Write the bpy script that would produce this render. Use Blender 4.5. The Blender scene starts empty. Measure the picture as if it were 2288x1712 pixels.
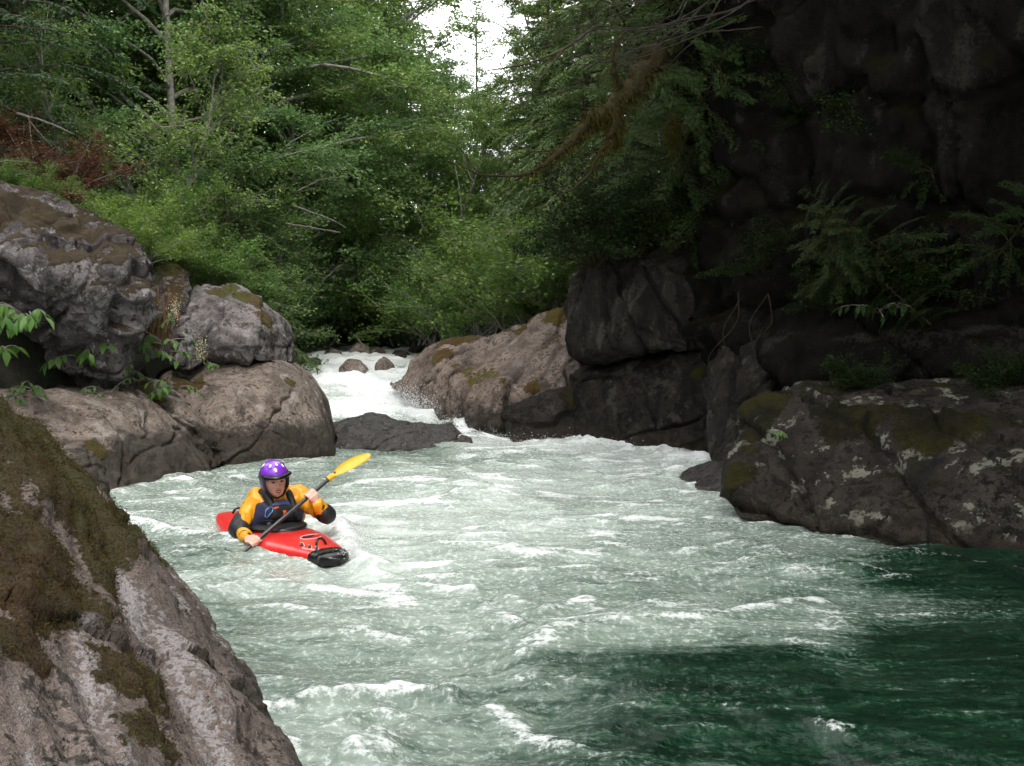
import bpy, bmesh, math, random
import numpy as np
from mathutils import Vector, Matrix

# ---------------------------------------------------------------- camera
sc = bpy.context.scene
FPX, CX, CY, YH, CAMH = 2350.0, 1144.0, 856.0, 740.0, 1.55      # focal length / centre / eye level in photo pixels
TH = math.atan((CY - YH) / FPX)
cam_d = bpy.data.cameras.new('camera')
cam_d.sensor_width = 36.0
cam_d.lens = 36.0 * FPX / 2288.0
cam_d.clip_start = 0.05
cam_d.clip_end = 600.0
cam = bpy.data.objects.new('camera', cam_d)
cam.location = (0, 0, CAMH)
cam.rotation_euler = (math.pi / 2 - TH, 0, 0)
sc.collection.objects.link(cam)
sc.camera = cam

# ---------------------------------------------------------------- world: bright overcast daylight
SUN_EL, SUN_AZ = math.radians(60), math.radians(172)      # azimuth clockwise from +Y (view direction)
world = bpy.data.worlds.new('World')
sc.world = world
world.use_nodes = True
nt = world.node_tree
nt.nodes.clear()
w_out = nt.nodes.new('ShaderNodeOutputWorld')
w_bg = nt.nodes.new('ShaderNodeBackground')
w_sky = nt.nodes.new('ShaderNodeTexSky')
w_sky.sky_type = 'NISHITA'
w_sky.sun_disc = False
w_sky.sun_elevation = SUN_EL
w_sky.sun_rotation = SUN_AZ
w_sky.air_density = 1.0
w_sky.dust_density = 3.0
w_mix = nt.nodes.new('ShaderNodeMix')
w_mix.data_type = 'RGBA'
w_mix.inputs[0].default_value = 0.85                       # even cloud cover over the blue
w_mix.inputs[7].default_value = (14.3, 14.3, 14.2, 1)
nt.links.new(w_sky.outputs[0], w_mix.inputs[6])
nt.links.new(w_mix.outputs[2], w_bg.inputs[0])
w_bg.inputs[1].default_value = 0.10
nt.links.new(w_bg.outputs[0], w_out.inputs[0])

sun_d = bpy.data.lights.new('sun', 'SUN')
sun_d.energy = 1.0
sun_d.angle = math.radians(14)
sun_d.color = (1.0, 0.96, 0.9)
sun = bpy.data.objects.new('sun', sun_d)
to_sun = Vector((math.sin(SUN_AZ) * math.cos(SUN_EL), math.cos(SUN_AZ) * math.cos(SUN_EL), math.sin(SUN_EL)))
sun.rotation_euler = to_sun.to_track_quat('Z', 'Y').to_euler()
sc.collection.objects.link(sun)

sc.view_settings.view_transform = 'Standard'
sc.view_settings.look = 'None'
sc.view_settings.gamma = 1.0
sc.view_settings.use_curve_mapping = False
sc.view_settings.exposure = 1.35
sc.render.engine = 'CYCLES'
sc.cycles.max_bounces = 6
sc.cycles.diffuse_bounces = 3
sc.cycles.glossy_bounces = 3
sc.cycles.transmission_bounces = 3
sc.cycles.transparent_max_bounces = 4
sc.cycles.caustics_reflective = False
sc.cycles.caustics_refractive = False
sc.cycles.use_denoising = True
sc.cycles.adaptive_threshold = 0.03

# ---------------------------------------------------------------- helpers
RNG = np.random.default_rng(7)
COL = sc.collection

def P(px, py, d):
    """photo pixel + depth along the view axis -> place in the world"""
    x = (px - CX) / FPX * d
    u = (CY - py) / FPX * d
    return np.array([x, d * math.cos(TH) + u * math.sin(TH), CAMH - d * math.sin(TH) + u * math.cos(TH)])

def W(px, py, z=0.0):
    """photo pixel -> place on the level z"""
    a = P(px, py, 1.0) - np.array([0, 0, CAMH])
    s = (z - CAMH) / a[2]
    return np.array([0, 0, CAMH]) + a * s

_perm = np.random.default_rng(3).permutation(256).astype(np.int32)
_perm = np.concatenate([_perm, _perm, _perm])
_g = np.random.default_rng(4).normal(size=(256, 3)).astype(np.float32)
_g /= np.linalg.norm(_g, axis=1)[:, None]

from concurrent.futures import ThreadPoolExecutor
_pool = ThreadPoolExecutor(4)
_gx, _gy, _gz = (np.ascontiguousarray(_g[:, k]) for k in range(3))
def _pn(p):
    i = np.floor(p).astype(np.int32)
    f = p - i
    i &= 255
    w = f * f * f * (f * (f * 6 - 15) + 10)
    x, y, z = f[0], f[1], f[2]
    wx, wy, wz = w[0], w[1], w[2]
    def corner(dx, dy, dz, b):
        k = _perm[b + (i[2] + dz)]
        return _gx[k] * (x - dx) + _gy[k] * (y - dy) + _gz[k] * (z - dz)
    res = []
    for dx in (0, 1):
        a = _perm[i[0] + dx]
        col = []
        for dy in (0, 1):
            b = _perm[a + i[1] + dy]
            c0 = corner(dx, dy, 0, b); c1 = corner(dx, dy, 1, b)
            col.append(c0 + wz * (c1 - c0))
        res.append(col[0] + wy * (col[1] - col[0]))
    return (res[0] + wx * (res[1] - res[0])) * np.float32(1.6)
def pn(p, seed=0):
    """perlin noise, about -1..1"""
    p = np.asarray(p, np.float32).T + np.float32(seed * 17.31)
    n = p.shape[1]
    step = 12000
    parts = [np.ascontiguousarray(p[:, k:k + step]) for k in range(0, n, step)]
    if len(parts) <= 1:
        return _pn(parts[0]) if parts else np.zeros(0, np.float32)
    return np.concatenate(list(_pool.map(_pn, parts)))

def fbm(p, octv=4, seed=0, gain=0.5):
    p = np.asarray(p, np.float32)
    s, a, t = np.zeros(len(p), np.float32), 1.0, 0.0
    for k in range(octv):
        s += a * pn(p * (2.03 ** k), seed + k)
        t += a
        a *= gain
    return s / t

def sstep(a, b, x):
    t = np.clip((x - a) / (b - a), 0, 1)
    return t * t * (3 - 2 * t)

def mesh_np(name, V, F, smooth=True):
    V = np.asarray(V, np.float32)
    F = np.asarray(F, np.int32)
    k = F.shape[1]
    me = bpy.data.meshes.new(name)
    me.vertices.add(len(V))
    me.vertices.foreach_set('co', V.ravel())
    me.loops.add(F.size)
    me.loops.foreach_set('vertex_index', F.ravel())
    me.polygons.add(len(F))
    me.polygons.foreach_set('loop_start', np.arange(len(F), dtype=np.int32) * k)
    me.update(calc_edges=True)
    me.polygons.foreach_set('use_smooth', np.full(len(F), smooth))
    return me

def attr(me, name, vals):
    a = me.attributes.new(name, 'FLOAT', 'POINT')
    a.data.foreach_set('value', np.asarray(vals, np.float32))

def link(name, me, mat=None, parent=None, loc=None):
    o = bpy.data.objects.new(name, me)
    COL.objects.link(o)
    if mat is not None and me is not None and not me.materials:
        me.materials.append(mat)
    if parent is not None:
        o.parent = parent
    if loc is not None:
        o.location = loc
    return o

def tag(o, label, cat, group=None, kind=None):
    if label: o['label'] = label
    if cat: o['category'] = cat
    if group: o['group'] = group
    if kind: o['kind'] = kind
    return o

class MB:
    """collects tubes and loose faces, builds one mesh"""
    def __init__(s):
        s.V, s.Q, s.T, s.n = [], [], [], 0
    def add(s, V, Q=None, T=None):
        V = np.asarray(V, np.float32)
        if Q is not None and len(Q): s.Q.append(np.asarray(Q, np.int32) + s.n)
        if T is not None and len(T): s.T.append(np.asarray(T, np.int32) + s.n)
        s.V.append(V)
        s.n += len(V)
    def tube(s, pts, rad, sides=6, caps=True):
        pts = np.asarray(pts, float)
        rad = np.broadcast_to(np.asarray(rad, float), (len(pts),))
        tg = np.gradient(pts, axis=0)
        tg /= np.linalg.norm(tg, axis=1)[:, None] + 1e-9
        ref = np.array([0, 0, 1.0]) if abs(tg[:, 2]).mean() < 0.85 else np.array([1.0, 0, 0])
        a = np.cross(tg, ref); a /= np.linalg.norm(a, axis=1)[:, None] + 1e-9
        b = np.cross(tg, a)
        an = np.linspace(0, 2 * np.pi, sides, endpoint=False)
        ring = np.cos(an)[None, :, None] * a[:, None] + np.sin(an)[None, :, None] * b[:, None]
        V = (pts[:, None] + ring * rad[:, None, None]).reshape(-1, 3)
        q = []
        for k in range(len(pts) - 1):
            for j in range(sides):
                j2 = (j + 1) % sides
                q.append((k * sides + j, k * sides + j2, (k + 1) * sides + j2, (k + 1) * sides + j))
        t = []
        if caps:
            V = np.vstack([V, pts[:1], pts[-1:]])
            c0, c1, b0 = len(V) - 2, len(V) - 1, (len(pts) - 1) * sides
            for j in range(sides):
                j2 = (j + 1) % sides
                t.append((c0, j2, j)); t.append((c1, b0 + j, b0 + j2))
        s.add(V, q, t)
    def mesh(s, name, smooth=True):
        V = np.vstack(s.V)
        faces = []
        if s.Q: faces += np.vstack(s.Q).tolist()
        if s.T: faces += np.vstack(s.T).tolist()
        me = bpy.data.meshes.new(name)
        me.from_pydata(V.tolist(), [], faces)
        me.polygons.foreach_set('use_smooth', np.full(len(me.polygons), smooth))
        return me

def leaf_quads(pos, tdir, nrm, ln, wd, fold=0.15):
    """N leaves as pointed four-corner faces; returns V, F"""
    t = tdir / (np.linalg.norm(tdir, axis=1)[:, None] + 1e-9)
    s = np.cross(t, nrm); s /= np.linalg.norm(s, axis=1)[:, None] + 1e-9
    n = np.cross(s, t)
    ln = np.asarray(ln)[:, None]; wd = np.asarray(wd)[:, None]
    a = pos
    b = pos + t * ln * 0.45 + s * wd * 0.5 + n * wd * fold
    c = pos + t * ln
    d = pos + t * ln * 0.45 - s * wd * 0.5 + n * wd * fold
    V = np.stack([a, b, c, d], 1).reshape(-1, 3)
    F = np.arange(len(pos) * 4).reshape(-1, 4)
    return V, F

# ---------------------------------------------------------------- node helpers
def new_mat(name):
    m = bpy.data.materials.new(name)
    m.use_nodes = True
    nt = m.node_tree
    bs = nt.nodes['Principled BSDF']
    return m, nt, bs
def N(nt, typ, **kw):
    n = nt.nodes.new(typ)
    for k, v in kw.items(): setattr(n, k, v)
    return n
def noise(nt, vec, scale, detail=4, rough=0.55, dist=0.0):
    n = N(nt, 'ShaderNodeTexNoise')
    n.inputs['Scale'].default_value = scale
    n.inputs['Detail'].default_value = detail
    n.inputs['Roughness'].default_value = rough
    n.inputs['Distortion'].default_value = dist
    if vec is not None: nt.links.new(vec, n.inputs['Vector'])
    return n.outputs['Fac']
def mapr(nt, val, a, b, c=0.0, d=1.0):
    n = N(nt, 'ShaderNodeMapRange')
    n.inputs[1].default_value, n.inputs[2].default_value = a, b
    n.inputs[3].default_value, n.inputs[4].default_value = c, d
    nt.links.new(val, n.inputs[0])
    return n.outputs[0]
def mth(nt, op, a, b=None):
    n = N(nt, 'ShaderNodeMath', operation=op)
    for k, v in enumerate((a, b)):
        if v is None: continue
        if isinstance(v, (int, float)): n.inputs[k].default_value = v
        else: nt.links.new(v, n.inputs[k])
    return n.outputs[0]
def mixc(nt, fac, a, b):
    n = N(nt, 'ShaderNodeMix', data_type='RGBA')
    for k, v in ((0, fac), (6, a), (7, b)):
        if isinstance(v, (int, float)): n.inputs[k].default_value = v
        elif isinstance(v, tuple): n.inputs[k].default_value = (*v, 1)
        else: nt.links.new(v, n.inputs[k])
    return n.outputs[2]
def vscale(nt, vec, s, rot=(0, 0, 0)):
    n = N(nt, 'ShaderNodeMapping')
    n.inputs['Scale'].default_value = s
    n.inputs['Rotation'].default_value = rot
    nt.links.new(vec, n.inputs['Vector'])
    return n.outputs[0]
def bump(nt, h, strength, dist, bs, prev=None):
    n = N(nt, 'ShaderNodeBump')
    n.inputs['Strength'].default_value = strength
    n.inputs['Distance'].default_value = dist
    nt.links.new(h, n.inputs['Height'])
    if prev is not None: nt.links.new(prev, n.inputs['Normal'])
    if bs is not None: nt.links.new(n.outputs[0], bs.inputs['Normal'])
    return n.outputs[0]
def plain(name, col, rough=0.5, spec=0.5, var=0.0, scale=20.0, bmp=0.0, coat=0.0, metal=0.0):
    m, nt, bs = new_mat(name)
    tc = N(nt, 'ShaderNodeTexCoord').outputs['Object']
    f = noise(nt, tc, scale, 5)
    d = tuple(max(0.0, c * (1 - var)) for c in col)
    e = tuple(min(1.0, c * (1 + var)) for c in col)
    nt.links.new(mixc(nt, mapr(nt, f, 0.3, 0.7), d, e), bs.inputs['Base Color'])
    bs.inputs['Roughness'].default_value = rough
    bs.inputs['Specular IOR Level'].default_value = spec
    bs.inputs['Coat Weight'].default_value = coat
    bs.inputs['Metallic'].default_value = metal
    if bmp: bump(nt, f, bmp, 0.02, bs)
    return m
# ================================================================ rock building
def rock_mat(name, c1, c2, pale, pale_amt, moss1, moss2, wet=0.22, streak=0.4, grain=1.0, dark=(0.02, 0.018, 0.015), dark_amt=0.5, spec=0.3, gloss=0.28, wetcol=((0.012, 0.0095, 0.007), (0.032, 0.024, 0.015))):
    m, nt, bs = new_mat(name)
    geo = N(nt, 'ShaderNodeNewGeometry')
    pos = geo.outputs['Position']
    mossa = N(nt, 'ShaderNodeAttribute', attribute_name='moss').outputs['Fac']
    crack = N(nt, 'ShaderNodeAttribute', attribute_name='crack').outputs['Fac']
    mota = N(nt, 'ShaderNodeAttribute', attribute_name='mottle').outputs['Fac']
    sta = N(nt, 'ShaderNodeAttribute', attribute_name='streak').outputs['Fac']
    lica = N(nt, 'ShaderNodeAttribute', attribute_name='lichen').outputs['Fac']
    mid = noise(nt, pos, 9.0 * grain, 5, 0.65)
    fine = noise(nt, pos, 70.0 * grain, 3, 0.7)
    sp = noise(nt, pos, 26.0 * grain, 4, 0.62)
    col = mixc(nt, mapr(nt, mth(nt, 'ADD', mota, mapr(nt, mid, 0.3, 0.7, -0.35, 0.35)), -0.4, 0.4), c1, c2)
    # light and dark mineral grain
    gm = N(nt, 'ShaderNodeMix', data_type='RGBA', blend_type='MULTIPLY')
    gm.inputs[0].default_value = 1.0
    nt.links.new(col, gm.inputs[6]); nt.links.new(mapr(nt, fine, 0.28, 0.72, 0.5, 1.4), gm.inputs[7])
    col = gm.outputs[2]
    # dark water streaks running down
    st = mth(nt, 'ADD', sta, mapr(nt, sp, 0.3, 0.7, -0.2, 0.2))
    col = mixc(nt, mapr(nt, st, 0.05, 0.45, 0.0, streak), col, tuple(x * 0.3 for x in c1))
    # blotches of black lichen and small dark pits
    bl = mth(nt, 'ADD', mapr(nt, mid, 0.25, 0.75), mth(nt, 'MULTIPLY', mota, 0.45))
    col = mixc(nt, mapr(nt, mth(nt, 'ADD', bl, mapr(nt, sp, 0.3, 0.7, -0.25, 0.25)), 0.62, 0.80, 0.0, dark_amt), col, dark)
    col = mixc(nt, mapr(nt, sp, 0.58, 0.64, 0.0, dark_amt), col, dark)
    # pale crust lichen
    lv = mth(nt, 'ADD', lica, mapr(nt, sp, 0.3, 0.7, -0.4, 0.4))
    col = mixc(nt, mapr(nt, lv, 0.32, 0.5, 0.0, pale_amt), col, pale)
    # cracks are coloured near black
    col = mixc(nt, mapr(nt, crack, 0.25, 0.9, 0.0, 0.85), col, (0.012, 0.011, 0.008))
    # wet, algae-stained band where the river washes
    z = N(nt, 'ShaderNodeSeparateXYZ'); nt.links.new(pos, z.inputs[0])
    wz = mth(nt, 'ADD', z.outputs[2], mth(nt, 'ADD', mapr(nt, mid, 0.3, 0.7, -0.12, 0.12), mth(nt, 'MULTIPLY', mota, 0.16)))
    wetf = mapr(nt, wz, wet, wet + 0.16, 1.0, 0.0)
    wcol = mixc(nt, mapr(nt, mid, 0.4, 0.6), *wetcol)
    col = mixc(nt, mth(nt, 'MULTIPLY', wetf, 0.85), col, wcol)
    # moss
    mn = noise(nt, pos, 90.0, 2, 0.7)
    mcol = mixc(nt, mapr(nt, mth(nt, 'ADD', mota, mapr(nt, mid, 0.3, 0.7, -0.3, 0.3)), -0.35, 0.35), moss1, moss2)
    mg = N(nt, 'ShaderNodeMix', data_type='RGBA', blend_type='MULTIPLY'); mg.inputs[0].default_value = 1.0
    nt.links.new(mcol, mg.inputs[6]); nt.links.new(mapr(nt, mn, 0.3, 0.7, 0.35, 1.6), mg.inputs[7])
    mf = mapr(nt, mth(nt, 'ADD', mossa, mapr(nt, sp, 0.3, 0.7, -0.25, 0.25)), 0.42, 0.58)
    col = mixc(nt, mf, col, mg.outputs[2])
    nt.links.new(col, bs.inputs['Base Color'])
    rg = mth(nt, 'SUBTRACT', mapr(nt, mid, 0.3, 0.7, 0.62, 0.9), mth(nt, 'MULTIPLY', wetf, gloss))
    nt.links.new(mth(nt, 'MAXIMUM', rg, mth(nt, 'MULTIPLY', mf, 0.95)), bs.inputs['Roughness'])
    bs.inputs['Specular IOR Level'].default_value = spec
    h = mth(nt, 'ADD', mth(nt, 'MULTIPLY', mid, 1.0), mth(nt, 'MULTIPLY', fine, 0.35))
    h = mth(nt, 'SUBTRACT', h, mth(nt, 'MULTIPLY', mapr(nt, sp, 0.6, 0.66), 0.25))
    h = mth(nt, 'ADD', h, mth(nt, 'MULTIPLY', mth(nt, 'MULTIPLY', mn, mf), 0.5))
    bump(nt, h, 0.9, 0.05, bs)
    return m

TMP = bpy.data.scenes.new('workbench')            # scratch scene for remeshing, removed at the end
def hull_bm(bm, pts):
    vs = [bm.verts.new(p) for p in pts]
    bmesh.ops.convex_hull(bm, input=vs)

def remesh_np(bm, voxel, sub, smooth_it, name='tmp'):
    """union of closed bodies -> even quads -> relaxed -> subdivided; returns V, F (quads)"""
    loose = [v for v in bm.verts if not v.link_faces]
    bmesh.ops.delete(bm, geom=loose, context='VERTS')
    me = bpy.data.meshes.new(name)
    bm.to_mesh(me); bm.free()
    o = bpy.data.objects.new(name, me); TMP.collection.objects.link(o)
    r = o.modifiers.new('r', 'REMESH'); r.mode = 'VOXEL'; r.voxel_size = voxel; r.adaptivity = 0
    TMP.view_layers[0].update(); dg = TMP.view_layers[0].depsgraph
    m2 = bpy.data.meshes.new_from_object(o.evaluated_get(dg))
    V = np.empty(len(m2.vertices) * 3, np.float32); m2.vertices.foreach_get('co', V); V = V.reshape(-1, 3)
    E = np.empty(len(m2.edges) * 2, np.int32); m2.edges.foreach_get('vertices', E); E = E.reshape(-1, 2)
    V = laplace(V, E, smooth_it)
    m2.vertices.foreach_set('co', V.ravel())
    bpy.data.objects.remove(o)
    if sub:
        o = bpy.data.objects.new(name, m2); TMP.collection.objects.link(o)
        s = o.modifiers.new('s', 'SUBSURF'); s.levels = sub; s.render_levels = sub
        TMP.view_layers[0].update(); dg = TMP.view_layers[0].depsgraph
        m3 = bpy.data.meshes.new_from_object(o.evaluated_get(dg))
        bpy.data.objects.remove(o)
    else:
        m3 = m2
    V = np.empty(len(m3.vertices) * 3, np.float32); m3.vertices.foreach_get('co', V); V = V.reshape(-1, 3)
    tot = np.empty(len(m3.polygons), np.int32); m3.polygons.foreach_get('loop_total', tot)
    L = np.empty(len(m3.loops), np.int32); m3.loops.foreach_get('vertex_index', L)
    assert (tot == 4).all()
    return V, L.reshape(-1, 4)

def laplace(V, E, it, w=0.5):
    n = len(V)
    deg = np.bincount(E.ravel(), minlength=n).astype(np.float32)[:, None]
    V = V.astype(np.float64)
    for _ in range(it):
        S = np.empty_like(V)
        for c in range(3):
            S[:, c] = np.bincount(E[:, 0], V[E[:, 1], c], n) + np.bincount(E[:, 1], V[E[:, 0], c], n)
        V += w * (S / deg - V)
    return V.astype(np.float32)

def vnormals(V, F):
    a, b, c, d = (V[F[:, k]] for k in range(4))
    fn = np.cross(c - a, d - b)
    out = np.zeros_like(V)
    for k in range(4):
        for j in range(3):
            out[:, j] += np.bincount(F[:, k], fn[:, j], len(V))
    return out / (np.linalg.norm(out, axis=1)[:, None] + 1e-9)

def rot_to(axis):
    """rows: an orthonormal frame whose third row is axis"""
    a = np.asarray(axis, float); a /= np.linalg.norm(a)
    r = np.array([0, 0, 1.0]) if abs(a[2]) < 0.9 else np.array([1.0, 0, 0])
    x = np.cross(r, a); x /= np.linalg.norm(x)
    return np.stack([x, np.cross(a, x), a])

def rock(name, label, mat, hulls, voxel=0.08, sub=2, smooth=5, lump=(1.2, 0.08), rough=(5.0, 0.03), cracks=(1.0, 0.05), bed=None,
         bed_amp=0.05, bed_scale=(0.8, 0.8, 7.0), moss_up=0.0, moss_cut=0.6, moss_spots=(), chisel=0, seed=1, fine=0.006, cat='boulder', group=None, kind=None, parent=None, moss_depth=0.012, joints=None, block=0.05, cwidth=0.022, grain_axis=None, moss_band=0.0, ribs=None):
    bm = bmesh.new()
    for h in hulls: hull_bm(bm, [tuple(p) for p in h])
    V, F = remesh_np(bm, voxel, sub, smooth)
    rs = np.random.default_rng(seed)
    c = V.mean(0)
    if chisel:
        ext = V.max(0) - V.min(0)
        for _ in range(chisel):
            d = rs.normal(size=3); d[2] = abs(d[2]) * 0.5; d[1] = -abs(d[1]); d /= np.linalg.norm(d)
            s = (V - c) @ d
            lim = s.max() * rs.uniform(0.8, 0.95)
            over = np.maximum(s - lim, 0)
            V = V - (over * 0.85)[:, None] * d
    n = vnormals(V, F)
    h = lump[1] * fbm(V * lump[0], 3, seed)
    h += rough[1] * fbm(V * rough[0], 4, seed + 5, 0.55)
    crack = np.zeros(len(V), np.float32)
    if cracks[1]:
        # joint planes: straight-ish partings in three directions, blocks between them standing proud or back
        dirs = joints if joints is not None else [rs.normal(size=3) * np.array([1, 0.6, 1]) for _ in range(3)]
        wob = pn(V * 1.3, seed + 20) * 0.16 + pn(V * 5.0, seed + 21) * 0.035
        blk = np.zeros(len(V), np.float32)
        for k, dr in enumerate(dirs):
            dr = np.asarray(dr, float); dr = dr / np.linalg.norm(dr)
            sp = cracks[0] * (0.8 + 0.5 * k)
            s = (V @ dr.astype(np.float32)) * sp + wob * (1.0 + 0.4 * k) + rs.uniform(0, 1)
            cell = np.floor(s).astype(np.int64)
            f = s - cell
            tab = rs.uniform(0, 1, 512)
            on = (tab[(cell + 1 * (f > 0.5)) % 512] > 0.35)
            edge = np.minimum(f, 1 - f) / sp
            gate = sstep(-0.35, 0.15, pn(V * 1.1, seed + 31 + k))
            crack = np.maximum(crack, np.clip(1 - edge / cwidth, 0, 1) * on * gate)
            blk += (tab[(cell + 100) % 512] - 0.5) * (0.5 + 0.5 * gate)
        h += blk.astype(np.float32) * block
        h -= cracks[1] * np.sqrt(crack)
    if bed is not None:
        R = rot_to(bed)
        q = (V @ R.T.astype(np.float32)) * np.asarray(bed_scale, np.float32)
        q = q + 0.5 * np.stack([pn(V * 2.1, seed + 41)] * 3, 1)
        lay = pn(q, seed + 50)
        lay2 = 1 - 2 * np.abs(pn(q * 2.1, seed + 51))
        stp = np.tanh(lay * 5) * 0.6 + lay2 * 0.4
        h += bed_amp * stp
    h += fine * fbm(V * 26.0, 3, seed + 60)
    if ribs is not None:
        ga = np.asarray(grain_axis, np.float32); ga = ga / np.linalg.norm(ga)
        VR = V - 0.86 * np.outer(V @ ga, ga)
        rb = 1 - 2.4 * np.abs(pn(VR * ribs[0] + 0.25 * pn(V * 3.0, seed + 66)[:, None], seed + 65))
        h += ribs[1] * rb + 0.4 * ribs[1] * pn(VR * ribs[0] * 2.7, seed + 67)
    V = V + n * h[:, None]
    n = vnormals(V, F)
    # moss where it can lie, by slope and by patches
    mo = np.zeros(len(V), np.float32)
    if moss_up > 0:
        mo = moss_up * sstep(moss_cut - 0.25, moss_cut + 0.25, n[:, 2] + 0.55 * fbm(V * 1.6, 4, seed + 70)) * sstep(-0.5, 0.15, fbm(V * 2.3, 4, seed + 77) + 0.25)
    for (p, r, s) in moss_spots:
        dd = np.linalg.norm(V - np.asarray(p), axis=1) / r
        ix = np.nonzero(dd < 1.9)[0]
        mo[ix] = np.maximum(mo[ix], s * sstep(1.15, 0.55, dd[ix] + 0.6 * fbm(V[ix] * (1.6 / r), 5, seed + 80, 0.6)))
    VA = V
    if grain_axis is not None:                         # weathering drawn out along the slope
        ga = np.asarray(grain_axis, np.float32); ga = ga / np.linalg.norm(ga)
        VA = V - 0.84 * np.outer(V @ ga, ga)
    if moss_band:
        mb_ = 0.95 * fbm(VA * 5.5, 5, seed + 83, 0.65) - 0.12 * stp + 0.20 * sstep(0.45, 1.1, V[:, 2]) - 0.14 * sstep(0.45, 0.05, V[:, 2]) - 0.06 * sstep(3.6, 2.4, V[:, 1]) - 0.03
        mo = np.maximum(mo, moss_band * sstep(0.0, 0.2, mb_))
    mo = np.clip(mo, 0, 1)
    V = V + n * (mo * (moss_depth + 0.7 * moss_depth * fbm(V * 14, 3, seed + 90)))[:, None]
    keep = V[F][:, :, 2].max(1) > -0.35                # nothing is kept far below the water
    F = F[keep]
    used = np.unique(F)
    inv = np.zeros(len(V), np.int64); inv[used] = np.arange(len(used))
    V, n, mo, crack, F, VA = V[used], n[used], mo[used], crack[used], inv[F], VA[used]
    org = np.array([V[:, 0].mean(), V[:, 1].mean(), V[:, 2].min()])
    me = mesh_np(name, V - org, F)
    attr(me, 'moss', mo); attr(me, 'crack', crack)
    attr(me, 'mottle', fbm(VA * 1.5, 4, seed + 95, 0.6) * 1.5)
    attr(me, 'streak', fbm(V * np.array([4.5, 4.5, 0.7], np.float32) + 0.4 * pn(V * 2, seed + 99)[:, None], 3, seed + 96) * 1.5)
    attr(me, 'lichen', fbm(VA * 4.2, 4, seed + 97, 0.6) * 1.6)
    o = link(name, me, mat, parent, org)
    if parent is None: tag(o, label, cat, group, kind)
    ROCKS[o.name] = (V, n, F, mo)
    return o
ROCKS = {}

def pr(front, back=1.5, dx=0.0, dz=0.0, extra=()):
    """outline given as (px, py, depth) with a body reaching 'back' metres behind it"""
    A = [P(*q) for q in front]
    B = [a + np.array([dx + a[0] / max(a[1], 1) * back, back, dz]) for a in A]
    return A + B + [np.asarray(e, float) for e in extra]

ROCK_L = rock_mat('rock_river_granite', (0.105, 0.081, 0.066), (0.275, 0.222, 0.185), (0.38, 0.35, 0.33), 0.45, (0.060, 0.055, 0.012), (0.075, 0.045, 0.015), wet=0.40, streak=0.45, dark_amt=0.7)
ROCK_U = rock_mat('rock_weathered_gneiss', (0.080, 0.069, 0.067), (0.225, 0.20, 0.195), (0.38, 0.36, 0.36), 0.5, (0.055, 0.058, 0.010), (0.070, 0.042, 0.016), wet=-5, streak=0.5, dark_amt=0.7)
ROCK_O = rock_mat('rock_jagged_schist', (0.060, 0.052, 0.052), (0.19, 0.17, 0.17), (0.40, 0.385, 0.39), 0.6, (0.050, 0.036, 0.018), (0.034, 0.024, 0.012), wet=-5, streak=0.6, dark_amt=0.75)
ROCK_F = rock_mat('rock_foreground_lichen', (0.095, 0.072, 0.063), (0.22, 0.175, 0.155), (0.44, 0.42, 0.43), 0.6, (0.040, 0.038, 0.009), (0.046, 0.026, 0.011), wet=0.06, streak=0.2, grain=1.6, dark_amt=0.8)
ROCK_W = rock_mat('rock_wet_dark', (0.032, 0.023, 0.018), (0.085, 0.062, 0.05), (0.30, 0.26, 0.24), 0.1, (0.06, 0.06, 0.012), (0.05, 0.03, 0.012), wet=0.6, streak=0.6, dark_amt=0.5, spec=0.7, gloss=0.46, wetcol=((0.004, 0.003, 0.0025), (0.020, 0.014, 0.011)))
ROCK_R = rock_mat('rock_far_pink', (0.105, 0.078, 0.064), (0.265, 0.206, 0.172), (0.34, 0.30, 0.28), 0.3, (0.085, 0.070, 0.010), (0.070, 0.038, 0.010), wet=0.34, streak=0.5, dark_amt=0.7)
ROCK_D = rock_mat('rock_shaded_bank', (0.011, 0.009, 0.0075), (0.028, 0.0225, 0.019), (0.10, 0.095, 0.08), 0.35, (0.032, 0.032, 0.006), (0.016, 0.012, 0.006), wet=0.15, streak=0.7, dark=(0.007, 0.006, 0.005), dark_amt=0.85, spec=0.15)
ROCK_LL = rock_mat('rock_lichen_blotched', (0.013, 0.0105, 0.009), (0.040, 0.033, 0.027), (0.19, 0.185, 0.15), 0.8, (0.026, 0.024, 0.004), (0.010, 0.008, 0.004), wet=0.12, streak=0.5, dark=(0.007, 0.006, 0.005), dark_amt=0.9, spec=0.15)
ROCK_C = rock_mat('rock_shade_darkened_cliff', (0.004, 0.0034, 0.003), (0.0095, 0.008, 0.0068), (0.045, 0.043, 0.036), 0.3, (0.009, 0.009, 0.003), (0.006, 0.005, 0.0025), wet=0.1, streak=0.8, dark=(0.004, 0.0035, 0.003), dark_amt=0.85, spec=0.06)  # cliff colours cut far down so they carry its deep shade

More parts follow.
